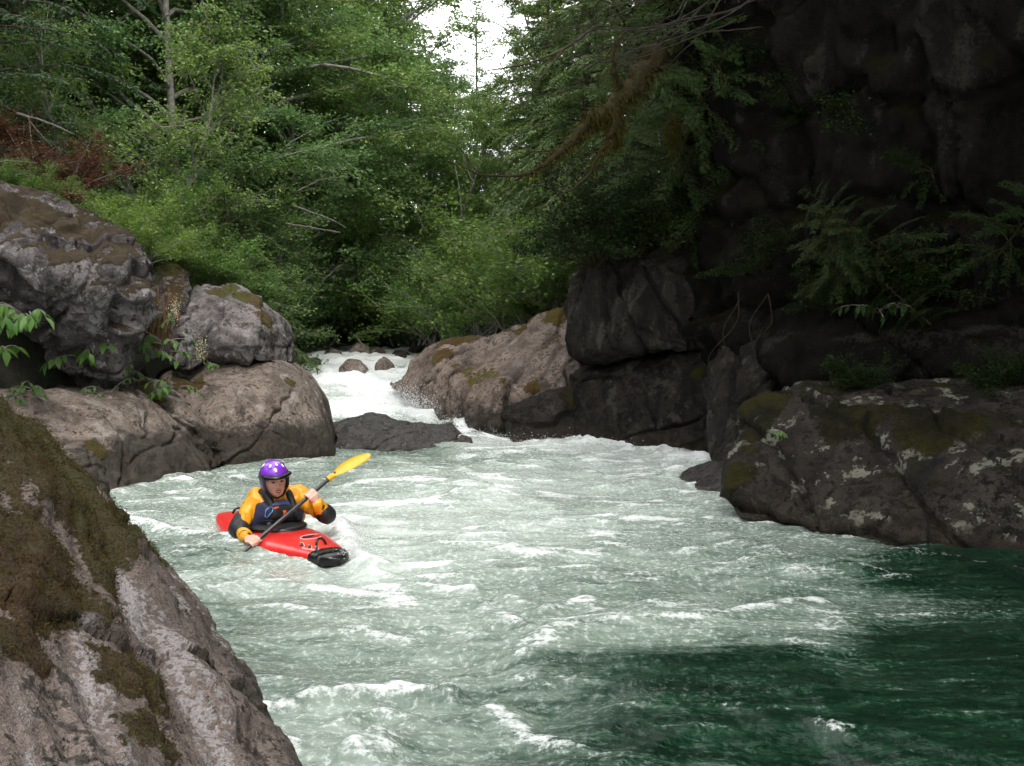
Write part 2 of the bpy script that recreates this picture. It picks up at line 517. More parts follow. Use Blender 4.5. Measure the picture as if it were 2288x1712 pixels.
# ---------------------------------------------------------------- left bank
fore = [P(-160, 850, 4.1), P(50, 958, 4.8), P(165, 1085, 5.6), P(235, 1165, 6.2), W(320, 1260), W(425, 1385), W(520, 1512), W(645, 1712), W(760, 1950),
        (-2.1, 1.9, 1.35), (-1.0, 1.3, 0.45), (-0.35, 1.8, -0.4), (-3.6, 4.0, 1.7), (-4.2, 6.5, 1.0), (-3.3, 7.4, -0.2)]
fore = [np.asarray(p, float) for p in fore]
fore += [p * np.array([1, 1, 0]) + np.array([-0.1, 0, -0.9]) for p in fore]
FAX = W(645, 1712) - P(180, 1030, 5.6); FAX /= np.linalg.norm(FAX)
FNR = np.array([0.72, 0.12, 0.68]); FBD = np.cross(FNR, FAX)
rock('sloping_bank_rock', 'big foreground rock slope in the left corner with brown moss and white lichen', ROCK_F, [fore], voxel=0.062, sub=2, smooth=3,
     lump=(1.1, 0.07), rough=(4.5, 0.035), cracks=(1.3, 0.03), bed=FBD, bed_amp=0.05, bed_scale=(0.5, 0.5, 4.0), seed=11, fine=0.009, grain_axis=FAX, moss_band=0.75, ribs=(5.0, 0.022), cat='rock', moss_depth=0.02,
     moss_spots=[(P(30, 960, 4.5), 0.42, 1), (P(130, 1080, 4.9), 0.55, 1), (P(60, 1200, 4.0), 0.55, 1), (P(230, 1230, 4.9), 0.45, 1), (P(20, 1300, 3.2), 0.35, 1), (P(300, 1340, 4.9), 0.30, 1),
                 (P(150, 1420, 3.4), 0.16, 1), (P(30, 1500, 2.4), 0.14, 1), (P(250, 1560, 3.1), 0.18, 1), (P(380, 1600, 3.6), 0.20, 1), (P(460, 1560, 4.2), 0.14, 1), (P(200, 1340, 3.9), 0.2, 1),
                 (P(90, 1620, 2.3), 0.13, 1), (P(520, 1690, 3.8), 0.12, 1), (P(340, 1470, 4.0), 0.2, 1), (P(420, 1480, 4.4), 0.16, 1), (P(60, 1400, 2.8), 0.14, 1), (P(300, 1680, 2.9), 0.12, 1), (P(180, 1690, 2.4), 0.1, 1)])

rock('low_slab_rock', 'low pinkish grey rounded slab at the left waterline, beside the cracked strip', ROCK_L,
     [pr([(-120, 895, 9.8), (60, 890, 10.5), (180, 880, 11.0), (270, 872, 11.4), (330, 892, 11.5), (395, 950, 11.6), (470, 1030, 11.8), (478, 1062, 11.5), (300, 1090, 10.2), (225, 1130, 9.7), (120, 1050, 9.6), (250, 960, 10.6)], 1.6)],
     voxel=0.085, sub=2, smooth=5, lump=(1.4, 0.10), rough=(4.5, 0.035), cracks=(1.1, 0.05), bed=(0.5, 0.1, 0.85), bed_amp=0.02, seed=21, moss_spots=[(P(205, 1015, 10.2), 0.16, 0.9)])
rock('shore_rock', 'small fractured pale rock at the water edge behind the foreground slope', ROCK_L,
     [pr([(110, 1000, 9.4), (180, 1010, 9.5), (225, 1060, 9.5), (243, 1105, 9.5), (235, 1130, 9.3), (150, 1120, 9.0), (100, 1080, 9.1)], 0.7)],
     voxel=0.05, sub=2, smooth=2, lump=(3, 0.05), rough=(8, 0.03), cracks=(2.4, 0.035), chisel=8, seed=22)
rock('cracked_strip_rock', 'long narrow cracked rock wedged diagonally between the low slab and the large rounded boulder', ROCK_L,
     [pr([(285, 845, 12.2), (350, 860, 12.1), (440, 940, 12.0), (520, 1020, 12.0), (545, 1050, 11.9), (478, 1058, 11.75), (400, 965, 11.7), (330, 905, 11.8)], 0.8)],
     voxel=0.065, sub=2, smooth=2, lump=(2, 0.05), rough=(6, 0.04), cracks=(2.0, 0.06), bed=(0.6, 0.2, 0.75), bed_amp=0.03, block=0.08, cwidth=0.03, seed=23, chisel=5, moss_spots=[(P(330, 875, 11.8), 0.28, 0.9), (P(290, 850, 12), 0.25, 1)])
rock('large_rounded_boulder', 'large smooth grey boulder at the left of the rapid, dark wet band along its foot', ROCK_L,
     [pr([(345, 850, 12.8), (420, 812, 13.0), (560, 803, 13.1), (648, 808, 13.2), (690, 850, 13.2), (728, 925, 13.1), (752, 985, 12.9), (758, 1035, 12.8), (620, 1050, 12.2), (500, 1060, 11.95), (455, 960, 12.0), (600, 930, 12.25), (520, 880, 12.3), (660, 960, 12.4)], 2.0)],
     voxel=0.08, sub=2, smooth=7, lump=(1.0, 0.08), rough=(4.0, 0.02), cracks=(0.8, 0.05), seed=24, moss_spots=[(P(655, 845, 12.9), 0.13, 1), (P(420, 830, 12.5), 0.3, 0.9), (P(360, 850, 12.6), 0.25, 1)])
rock('mossy_cap_boulder', 'weathered boulder resting on top of the large rounded one, olive moss down its right shoulder', ROCK_U,
     [pr([(425, 665, 13.4), (455, 632, 13.5), (510, 640, 13.5), (575, 672, 13.5), (630, 720, 13.4), (652, 765, 13.3), (656, 818, 13.2), (560, 800, 12.85), (450, 795, 12.8), (415, 740, 13.0), (530, 735, 12.75), (600, 760, 12.85)], 1.8)],
     voxel=0.075, sub=2, smooth=3, lump=(1.8, 0.09), rough=(5, 0.04), cracks=(1.6, 0.05), bed=(0.55, 0.2, 0.8), bed_amp=0.03, chisel=6, block=0.08, cwidth=0.03, seed=25,
     moss_spots=[(P(605, 700, 13.2), 0.22, 1), (P(635, 745, 13.1), 0.2, 1), (P(560, 668, 13.4), 0.25, 1), (P(650, 790, 13.2), 0.1, 0.9), (P(615, 790, 12.95), 0.08, 0.9), (P(500, 640, 13.5), 0.25, 0.9)])
rock('upright_block_rock', 'small upright grey block with an orange lichen spot below the pale flowers', ROCK_U,
     [pr([(380, 735, 12.75), (420, 702, 12.9), (448, 735, 12.8), (452, 805, 12.7), (430, 825, 12.6), (385, 815, 12.6), (415, 765, 12.5)], 0.7)],
     voxel=0.05, sub=2, smooth=2, lump=(2.5, 0.04), rough=(7, 0.025), cracks=(2.2, 0.03), chisel=7, seed=26, moss_spots=[(P(420, 737, 12.65), 0.06, 1)])
rock('peaked_rock', 'reddish peaked rock between the jagged overhang and the mossy cap boulder', ROCK_U,
     [pr([(305, 645, 13.3), (345, 600, 13.5), (385, 592, 13.5), (425, 625, 13.5), (448, 690, 13.3), (430, 760, 13.1), (340, 800, 12.7), (310, 760, 12.8), (370, 680, 13.0)], 1.2)],
     voxel=0.065, sub=2, smooth=2, lump=(2, 0.08), rough=(6, 0.05), cracks=(2.0, 0.05), chisel=8, block=0.1, cwidth=0.03, seed=27, moss_up=0.9, moss_cut=0.45, moss_spots=[(P(345, 720, 12.8), 0.35, 0.85)])
rock('jagged_overhang_boulder', 'huge jagged grey boulder overhanging a dark hollow at the left edge', ROCK_O,
     [pr([(-260, 440, 11.5), (40, 425, 11.9), (110, 445, 11.8), (190, 490, 11.7), (262, 545, 11.6), (300, 595, 11.4), (306, 650, 11.2), (300, 720, 11.3), (282, 815, 11.4), (258, 862, 12.0), (170, 770, 12.9), (40, 690, 12.9),
          (-260, 660, 12.8), (-260, 520, 10.2), (0, 575, 10.35), (120, 610, 10.55), (230, 660, 10.9)], 2.2),
      pr([(-260, 640, 13.0), (250, 740, 12.7), (262, 862, 12.4), (-260, 880, 13.2)], 1.2)],
     voxel=0.085, sub=2, smooth=2, lump=(1.3, 0.10), rough=(3.5, 0.07), cracks=(1.3, 0.06), bed=(0.62, -0.25, 0.74), bed_amp=0.17, bed_scale=(1.0, 1.0, 4.2), block=0.13, cwidth=0.03, seed=28, fine=0.012,
     moss_up=1.0, moss_cut=0.62, moss_spots=[(P(60, 470, 11.4), 0.7, 1), (P(-60, 490, 11.2), 0.6, 1), (P(180, 510, 11.6), 0.4, 1)])
rock('hollow_floor_rock', 'dark shelf rock in the hollow under the jagged overhang', ROCK_O,
     [pr([(-200, 872, 11.2), (120, 876, 11.3), (280, 860, 11.9), (290, 890, 11.9), (-200, 910, 10.9)], 2.2, extra=[P(-200, 930, 12), P(280, 920, 12)])],
     voxel=0.08, sub=1, smooth=3, seed=29, cracks=(1, 0.02), cat='rock')

# ---------------------------------------------------------------- rapid
rock('low_ledge_rock', 'low dark wet ledge rock across the foot of the rapid', ROCK_W,
     [pr([(735, 945, 14.2), (800, 922, 14.5), (840, 928, 14.6), (910, 950, 14.5), (1010, 952, 14.5), (1050, 975, 14.4), (1072, 1010, 14.2), (970, 1014, 13.7), (850, 1015, 13.5), (745, 1015, 13.5), (800, 960, 13.7)], 0.8, dz=-0.1)],
     voxel=0.07, sub=2, smooth=2, lump=(2.2, 0.09), rough=(6, 0.04), cracks=(1.2, 0.05), seed=31)
RAP = [('midstream_boulder', 'round brown boulder in the middle of the white rapid', 757, 822, 808, 845, 20.0),
       ('midstream_boulder', 'flatter brown boulder right of the round one in the rapid', 833, 882, 806, 830, 20.5),
       ('midstream_boulder', 'small dark rock left of the round boulder in the rapid', 685, 720, 801, 813, 21.5),
       ('midstream_boulder', 'tan flat boulder beside the mossy cap boulder at the top of the rapid', 656, 686, 792, 806, 22.0),
       ('midstream_boulder', 'tan flat boulder just upstream in the rapid, left of the pale pointed rock', 726, 765, 786, 802, 24.0),
       ('midstream_boulder', 'pale pointed rock at the top of the rapid with a stick leaning on it', 780, 832, 772, 796, 25.0),
       ('midstream_boulder', 'dark low rock right of the pale pointed rock at the top of the rapid', 828, 862, 780, 795, 25.5),
       ('midstream_boulder', 'small rock against the mossy right bank at the top of the rapid', 875, 920, 786, 800, 24.0),
       ('midstream_boulder', 'grey rock at the far head of the rapid near the bank', 912, 950, 771, 796, 27.0),
       ('midstream_boulder', 'dark rock at the far left head of the rapid', 660, 725, 772, 786, 28.0)]
for i, (nm, lb, x0, x1, y0, y1, d) in enumerate(RAP):
    xm = (x0 + x1) / 2; y0 -= 5
    rock(nm, lb, ROCK_L if 'tan' in lb or 'pale' in lb or 'brown' in lb else ROCK_W,
         [pr([(x0, y1 + 6, d), (x0 + (x1 - x0) * 0.02, (y0 + y1) / 2, d), (x0 + (x1 - x0) * 0.14, y0 * 0.7 + y1 * 0.3, d), (xm - (x1 - x0) * 0.2, y0, d + 0.1), (xm + (x1 - x0) * 0.2, y0 + 1, d + 0.1), (x1 - (x1 - x0) * 0.12, y0 * 0.7 + y1 * 0.3, d), (x1 - (x1 - x0) * 0.02, (y0 + y1) / 2, d), (x1, y1 + 6, d), (xm, y1 + 8, d - 0.25)], (x1 - x0) / FPX * d * 0.8)],
         voxel=0.035 * d / 20, sub=1, smooth=4, lump=(3, 0.05), rough=(7, 0.02), cracks=(2, 0.02), seed=40 + i, group='boulders standing in the rapid')

# ---------------------------------------------------------------- right bank
rock('mossy_bank_boulder', 'broad pinkish boulder right of the rapid with orange moss along its crest', ROCK_R,
     [pr([(905, 812, 17.4), (940, 775, 17.2), (1010, 750, 17.2), (1065, 752, 17.0), (1090, 770, 16.6), (1060, 900, 15.9), (1010, 965, 15.7), (940, 960, 16.4), (905, 890, 16.9), (1000, 830, 16.1)], 2.5, dx=0.8),
      pr([(1060, 765, 17.0), (1140, 745, 16.6), (1210, 705, 16.4), (1285, 688, 16.0), (1310, 800, 15.2), (1310, 990, 14.8), (1180, 985, 15.0), (1050, 975, 15.4), (1020, 880, 15.7), (1180, 850, 15.0)], 3.0, dx=0.8),
      pr([(872, 862, 17.4), (930, 838, 17.2), (985, 850, 16.8), (985, 915, 16.4), (930, 920, 16.5), (885, 880, 17.0)], 1.0)],
     voxel=0.105, sub=2, smooth=3, lump=(1.1, 0.12), rough=(3.5, 0.05), cracks=(0.9, 0.08), bed=(0.85, 0.2, -0.45), bed_amp=0.03, bed_scale=(.7, .7, 4), block=0.13, cwidth=0.03, seed=51, moss_up=0.75, moss_cut=0.85,
     moss_spots=[(P(1030, 760, 17.1), 0.42, 1), (P(1180, 728, 16.6), 0.3, 1), (P(1250, 702, 16.2), 0.32, 1), (P(1190, 860, 15.0), 0.18, 1), (P(1120, 840, 15.2), 0.12, 1), (P(1170, 810, 15.2), 0.15, .9), (P(1200, 900, 14.9), 0.15, 1), (P(980, 790, 16.6), 0.25, 0.8)])
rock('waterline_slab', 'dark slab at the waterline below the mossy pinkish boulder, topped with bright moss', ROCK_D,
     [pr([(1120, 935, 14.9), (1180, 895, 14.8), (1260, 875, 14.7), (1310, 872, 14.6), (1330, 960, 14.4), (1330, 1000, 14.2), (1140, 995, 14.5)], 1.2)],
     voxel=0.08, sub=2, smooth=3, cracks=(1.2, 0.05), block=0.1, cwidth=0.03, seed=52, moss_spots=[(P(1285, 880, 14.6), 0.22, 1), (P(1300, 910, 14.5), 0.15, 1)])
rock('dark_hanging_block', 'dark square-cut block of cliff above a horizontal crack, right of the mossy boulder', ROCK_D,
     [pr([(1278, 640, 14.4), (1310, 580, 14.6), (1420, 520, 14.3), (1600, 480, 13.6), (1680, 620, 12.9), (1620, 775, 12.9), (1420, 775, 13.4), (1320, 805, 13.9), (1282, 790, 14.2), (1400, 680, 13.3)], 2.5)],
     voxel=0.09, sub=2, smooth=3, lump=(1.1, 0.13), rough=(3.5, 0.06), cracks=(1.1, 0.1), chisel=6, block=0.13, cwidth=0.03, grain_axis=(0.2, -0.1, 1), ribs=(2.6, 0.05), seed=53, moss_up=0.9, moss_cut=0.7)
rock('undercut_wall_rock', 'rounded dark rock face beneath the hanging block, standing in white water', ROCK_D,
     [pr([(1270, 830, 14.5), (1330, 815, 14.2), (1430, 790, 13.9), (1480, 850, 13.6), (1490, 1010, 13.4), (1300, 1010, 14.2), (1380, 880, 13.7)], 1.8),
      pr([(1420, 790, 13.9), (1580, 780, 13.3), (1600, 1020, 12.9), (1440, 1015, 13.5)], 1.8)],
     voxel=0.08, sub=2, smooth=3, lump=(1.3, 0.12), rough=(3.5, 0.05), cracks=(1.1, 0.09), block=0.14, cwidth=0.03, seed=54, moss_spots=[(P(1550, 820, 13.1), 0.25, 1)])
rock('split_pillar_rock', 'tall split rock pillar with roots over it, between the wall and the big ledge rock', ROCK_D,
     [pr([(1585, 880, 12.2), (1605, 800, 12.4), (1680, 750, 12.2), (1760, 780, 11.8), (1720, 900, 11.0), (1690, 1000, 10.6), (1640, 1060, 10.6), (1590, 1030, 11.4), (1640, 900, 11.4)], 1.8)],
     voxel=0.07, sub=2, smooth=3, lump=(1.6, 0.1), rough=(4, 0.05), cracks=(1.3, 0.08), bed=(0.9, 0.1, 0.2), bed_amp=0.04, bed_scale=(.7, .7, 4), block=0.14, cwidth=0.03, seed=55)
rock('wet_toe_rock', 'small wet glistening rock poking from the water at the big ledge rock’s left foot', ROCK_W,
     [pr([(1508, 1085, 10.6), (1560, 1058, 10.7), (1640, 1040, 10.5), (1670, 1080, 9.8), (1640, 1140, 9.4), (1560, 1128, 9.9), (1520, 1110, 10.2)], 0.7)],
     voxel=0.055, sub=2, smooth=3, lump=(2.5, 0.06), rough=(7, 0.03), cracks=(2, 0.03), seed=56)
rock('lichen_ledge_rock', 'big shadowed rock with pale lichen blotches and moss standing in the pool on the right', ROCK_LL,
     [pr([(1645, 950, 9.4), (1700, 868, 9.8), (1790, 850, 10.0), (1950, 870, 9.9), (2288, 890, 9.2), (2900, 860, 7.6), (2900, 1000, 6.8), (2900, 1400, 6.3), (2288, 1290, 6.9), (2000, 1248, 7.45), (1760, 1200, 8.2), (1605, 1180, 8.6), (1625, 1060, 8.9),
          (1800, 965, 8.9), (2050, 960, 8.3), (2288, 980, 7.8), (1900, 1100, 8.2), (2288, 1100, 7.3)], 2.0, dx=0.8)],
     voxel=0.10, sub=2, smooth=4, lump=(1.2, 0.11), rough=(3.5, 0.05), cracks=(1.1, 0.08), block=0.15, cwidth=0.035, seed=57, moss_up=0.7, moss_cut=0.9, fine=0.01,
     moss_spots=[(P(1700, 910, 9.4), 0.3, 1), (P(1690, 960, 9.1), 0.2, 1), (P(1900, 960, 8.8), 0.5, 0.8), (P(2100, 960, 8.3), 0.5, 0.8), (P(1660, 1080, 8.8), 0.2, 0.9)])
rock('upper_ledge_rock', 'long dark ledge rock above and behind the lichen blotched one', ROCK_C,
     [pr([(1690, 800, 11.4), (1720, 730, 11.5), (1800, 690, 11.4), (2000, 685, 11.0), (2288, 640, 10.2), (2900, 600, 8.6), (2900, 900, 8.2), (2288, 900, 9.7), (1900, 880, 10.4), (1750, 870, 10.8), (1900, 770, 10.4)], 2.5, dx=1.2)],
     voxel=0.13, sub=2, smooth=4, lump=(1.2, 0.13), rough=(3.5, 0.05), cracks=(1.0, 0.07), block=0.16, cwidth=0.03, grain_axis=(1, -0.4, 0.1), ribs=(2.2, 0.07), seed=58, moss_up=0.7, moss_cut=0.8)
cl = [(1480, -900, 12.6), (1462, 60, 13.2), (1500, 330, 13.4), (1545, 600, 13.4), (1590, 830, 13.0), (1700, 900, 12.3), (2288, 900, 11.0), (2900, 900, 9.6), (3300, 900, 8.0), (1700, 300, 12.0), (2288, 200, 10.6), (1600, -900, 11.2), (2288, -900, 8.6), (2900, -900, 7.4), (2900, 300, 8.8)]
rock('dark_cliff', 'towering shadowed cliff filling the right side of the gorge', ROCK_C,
     [pr(cl, 4.0, dx=3.0), [(5.2, 8.5, -1), (4.6, 8.5, 9), (6.2, 3.0, -1), (5.4, 3.0, 9), (7.5, -4, -1), (6.5, -4, 9), (11, 9, -1), (11, 9, 10), (11, -4, -1), (11, -4, 10)]],  # second body: unseen cliff beside the viewer, put there to block sky
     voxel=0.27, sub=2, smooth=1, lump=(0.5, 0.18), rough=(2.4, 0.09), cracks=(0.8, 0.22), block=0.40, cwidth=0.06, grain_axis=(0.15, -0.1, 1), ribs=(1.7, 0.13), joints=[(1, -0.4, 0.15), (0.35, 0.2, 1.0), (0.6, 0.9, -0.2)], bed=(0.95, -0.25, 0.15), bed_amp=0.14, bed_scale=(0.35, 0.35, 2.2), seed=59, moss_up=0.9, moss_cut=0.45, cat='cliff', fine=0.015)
# ================================================================ water
def water_base(x, y):
    z = np.interp(y, [0, 15.3, 16.2, 17.2, 18.4, 19.2, 21, 22, 25, 28, 60, 120], [0, 0, 0.20, 0.26, 0.42, 0.60, 0.66, 0.80, 0.92, 1.02, 1.15, 1.4])
    return z
# strokes of broken water: photo places on the pool, width in metres, foam, height
STROKES = [
    ([(225, 1160), (300, 1178), (380, 1195), (470, 1205), (540, 1222)], 0.11, 1.0, 0.10),
    ([(290, 1090), (380, 1085), (450, 1095), (520, 1078)], 0.16, 0.8, 0.09),
    ([(560, 1235), (640, 1250), (700, 1270)], 0.06, 0.9, 0.05),
    ([(785, 1190), (800, 1215), (795, 1245), (850, 1275)], 0.10, 1.0, 0.11),
    ([(840, 1290), (900, 1305), (980, 1320), (1060, 1325)], 0.06, 0.9, 0.05),
    ([(700, 1290), (780, 1300), (850, 1290)], 0.10, 0.5, 0.05),
    ([(600, 1580), (700, 1560), (800, 1558), (900, 1545), (960, 1555), (1020, 1560)], 0.055, 0.85, 0.07),
    ([(760, 1610), (850, 1590), (930, 1600)], 0.06, 0.6, 0.04),
    ([(1120, 1590), (1180, 1640), (1240, 1670), (1300, 1690)], 0.06, 0.7, 0.05),
    ([(930, 1420), (1000, 1415), (1080, 1420), (1150, 1405), (1200, 1425)], 0.05, 0.7, 0.05),
    ([(1150, 1350), (1240, 1380), (1320, 1360), (1350, 1390)], 0.08, 0.6, 0.05),
    ([(1250, 1440), (1400, 1410), (1550, 1400), (1700, 1380), (1850, 1350)], 0.09, 0.65, 0.05),
    ([(1400, 1330), (1560, 1290), (1700, 1275), (1850, 1270), (2010, 1300)], 0.10, 0.5, 0.04),
    ([(1780, 1375), (1950, 1378), (2100, 1370), (2288, 1365)], 0.05, 0.4, 0.015),
    ([(1600, 1200), (1700, 1240), (1800, 1262), (1900, 1280)], 0.10, 0.5, 0.03),
    ([(1180, 1180), (1300, 1170), (1450, 1185)], 0.12, 0.45, 0.04),
    ([(1300, 1090), (1450, 1085), (1580, 1060)], 0.15, 0.5, 0.05),
    ([(1040, 985), (1120, 975), (1200, 985), (1300, 990)], 0.5, 1.0, 0.16),
    ([(1300, 1000), (1420, 998), (1520, 1015), (1620, 1040)], 0.4, 1.0, 0.12),
    ([(1060, 1020), (1200, 1030), (1350, 1040), (1500, 1050)], 0.35, 0.6, 0.06),
    ([(240, 1110), (360, 1080), (480, 1062), (620, 1052), (760, 1035)], 0.12, 0.55, 0.05),
    ([(750, 1020), (860, 1018), (960, 1012), (1050, 1008)], 0.14, 0.35, 0.05),
    ([(1610, 1180), (1760, 1205), (2000, 1250), (2288, 1290)], 0.06, 0.5, 0.012),
    ([(400, 1350), (440, 1420), (540, 1530), (640, 1690)], 0.04, 0.35, 0.015),
    ([(780, 1700), (840, 1650), (860, 1700)], 0.08, 0.7, 0.05),
    ([(1500, 1580), (1700, 1600), (1900, 1650)], 0.05, 0.25, 0.02),
    ([(1850, 1640), (1900, 1652)], 0.05, 0.6, 0.02),
    ([(1170, 1480), (1260, 1500), (1340, 1490)], 0.05, 0.4, 0.03),
    ([(820, 1130), (1000, 1110), (1200, 1120)], 0.2, 0.35, 0.04),
]
# how milky with air the water is, at photo places
MILK = [(300, 1130, .55), (450, 1130, .5), (380, 1250, .40), (600, 1280, .6), (450, 1400, .32), (600, 1480, .38), (750, 1400, .50), (650, 1640, .55), (850, 1630, .52), (1000, 1660, .42), (850, 1270, .8), (820, 1180, .85),
        (1000, 1250, .62), (1000, 1380, .56), (1000, 1500, .46), (1150, 1450, .42), (1150, 1600, .42), (1250, 1560, .28), (1350, 1600, .15), (1500, 1520, .06), (1700, 1500, .04), (1500, 1650, .07), (1800, 1650, .05), (2100, 1600, .03), (2288, 1450, .02), (2100, 1450, .03),
        (1380, 1500, .18), (1250, 1450, .52), (1400, 1400, .52), (1550, 1400, .48), (1600, 1370, .46), (1750, 1375, .40), (1900, 1335, .32), (2050, 1300, .06), (2200, 1290, .02), (1300, 1330, .42), (1450, 1340, .42), (1500, 1260, .50), (1650, 1290, .48), (1800, 1280, .40),
        (1200, 1200, .68), (1400, 1200, .55), (1600, 1230, .45), (1450, 1120, .62), (1300, 1060, .75), (1100, 1080, .75), (900, 1060, .6), (900, 1010, .3), (760, 1050, .45), (1000, 1030, .45), (650, 1070, .45), (1150, 1000, .9), (1500, 1030, .85), (1600, 1080, .7), (2400, 1700, .02), (400, 1700, .3), (1250, 1710, .25), (1000, 1150, .7), (1200, 1300, .5)]

def build_water():
    rows, cols = 720, 520
    yy = 2.0 * (60 / 2.0) ** (np.linspace(0, 1, rows) ** 1.0)
    uu = np.linspace(-1, 1, cols)
    Y, U = np.meshgrid(yy, uu, indexing='ij')
    X = U * (2.2 + 0.56 * Y) + 0.12 * Y
    x, y = X.ravel().astype(np.float32), Y.ravel().astype(np.float32)
    base = water_base(x, y)
    p2 = np.stack([x, y, np.zeros_like(x)], 1)
    warp = np.stack([pn(p2 * 0.7, 1), pn(p2 * 0.7, 2), np.zeros_like(x)], 1)
    q = p2 + 0.45 * warp
    rapid = sstep(15.0, 16.5, y) * sstep(34, 26, y)
    h = 0.060 * pn(q * 0.8, 3)
    r1 = 1 - np.abs(pn(q * np.array([1.0, 1.9, 1], np.float32), 4)) * 2.2          # sharp-crested chop
    r2 = 1 - np.abs(pn(q * np.array([2.6, 4.2, 1], np.float32), 5)) * 2.2
    calm = np.interp(0.8 * x + 0.0 * y, [0.3, 1.6], [1, 0.5]) * 1.0
    calm = np.where(y < 6.3, calm, 1.0)
    h += calm * (0.031 * r1 + 0.015 * r2)
    h += calm * 0.016 * fbm(q * np.array([6.5, 9.5, 1], np.float32), 3, 7)
    h += 0.0045 * pn(q * 24.0, 12) * calm + 0.0022 * pn(p2 * 46, 15)
    turb = 0.55 * (1 - 2.2 * np.abs(pn(q * np.array([0.9, 0.75, 1], np.float32), 21))) + 0.35 * (1 - 2.2 * np.abs(pn(q * np.array([2.1, 1.6, 1], np.float32), 22))) + 0.2 * fbm(q * 4.5, 3, 23)
    h += rapid * np.interp(y, [15, 20, 28], [0.24, 0.20, 0.12]) * turb
    foam = np.zeros_like(x)
    lum = 0.65 + 0.6 * fbm(q * 3.3, 3, 33)
    lmp = 0.6 + 0.7 * fbm(q * np.array([3.0, 4.0, 1]), 3, 35)
    for pts, w, f, hh in STROKES:
        pp = np.array([W(*a)[:2] for a in pts])
        best = np.full(len(x), 1e9)
        dx = warp[:, :2] * w * 1.2
        for a, b in zip(pp[:-1], pp[1:]):
            ab = b - a
            t = np.clip(((x + dx[:, 0] - a[0]) * ab[0] + (y + dx[:, 1] - a[1]) * ab[1]) / (ab @ ab), 0, 1)
            best = np.minimum(best, np.hypot(x + dx[:, 0] - a[0] - t * ab[0], y + dx[:, 1] - a[1] - t * ab[1]))
        g = np.exp(-(best / w) ** 2)
        foam = np.maximum(foam, f * g * lum)
        h += hh * g * lmp
    mk = np.array([[*W(a, b)[:2], v] for a, b, v in MILK])
    num = np.zeros_like(x); den = np.full_like(x, 1e-6)
    qq = p2 + 0.22 * warp
    for mx, my, mv in mk:
        s = 0.22 + 0.055 * my
        wgt = 1.0 / (((qq[:, 0] - mx) ** 2 + (qq[:, 1] - my) ** 2) / s ** 2 + 0.08) ** 2
        num += wgt * mv; den += wgt
    milk = num / den
    milk = np.where(y > 15.0, 0.62 * rapid + 0.15, milk)
    crest = sstep(0.55, 1.05, r1 * 0.6 + r2 * 0.55 + 0.25 * fbm(q * 5, 3, 44))
    foam = np.maximum(foam, crest * np.clip(milk * 0.95, 0, 0.8))
    foam = np.maximum(foam, rapid * np.clip(0.62 + 0.30 * turb + 0.55 * fbm(q * np.array([2.6, 1.1, 1]), 4, 47), 0.1, 1))
    far = sstep(27, 33, y)
    foam = np.maximum(foam, far * 0.25)
    # hollow beside the kayak's stern, swell under its bow
    def dent(px, py, r, a):
        c = W(px, py)[:2]
        return a * np.exp(-((x - c[0]) ** 2 + (y - c[1]) ** 2) / r ** 2)
    h += dent(530, 1185, 0.40, -0.09) + dent(740, 1262, 0.25, -0.04) + dent(575, 1228, 0.22, -0.03)
    z = base + h
    V = np.stack([x, y, z], 1)
    i = np.arange(rows * cols).reshape(rows, cols)
    F = np.stack([i[:-1, :-1], i[:-1, 1:], i[1:, 1:], i[1:, :-1]], -1).reshape(-1, 4)
    me = mesh_np('river_water', V, F)
    attr(me, 'foam', np.clip(foam, 0, 1)); attr(me, 'milk', np.clip(milk, 0, 1))
    return me

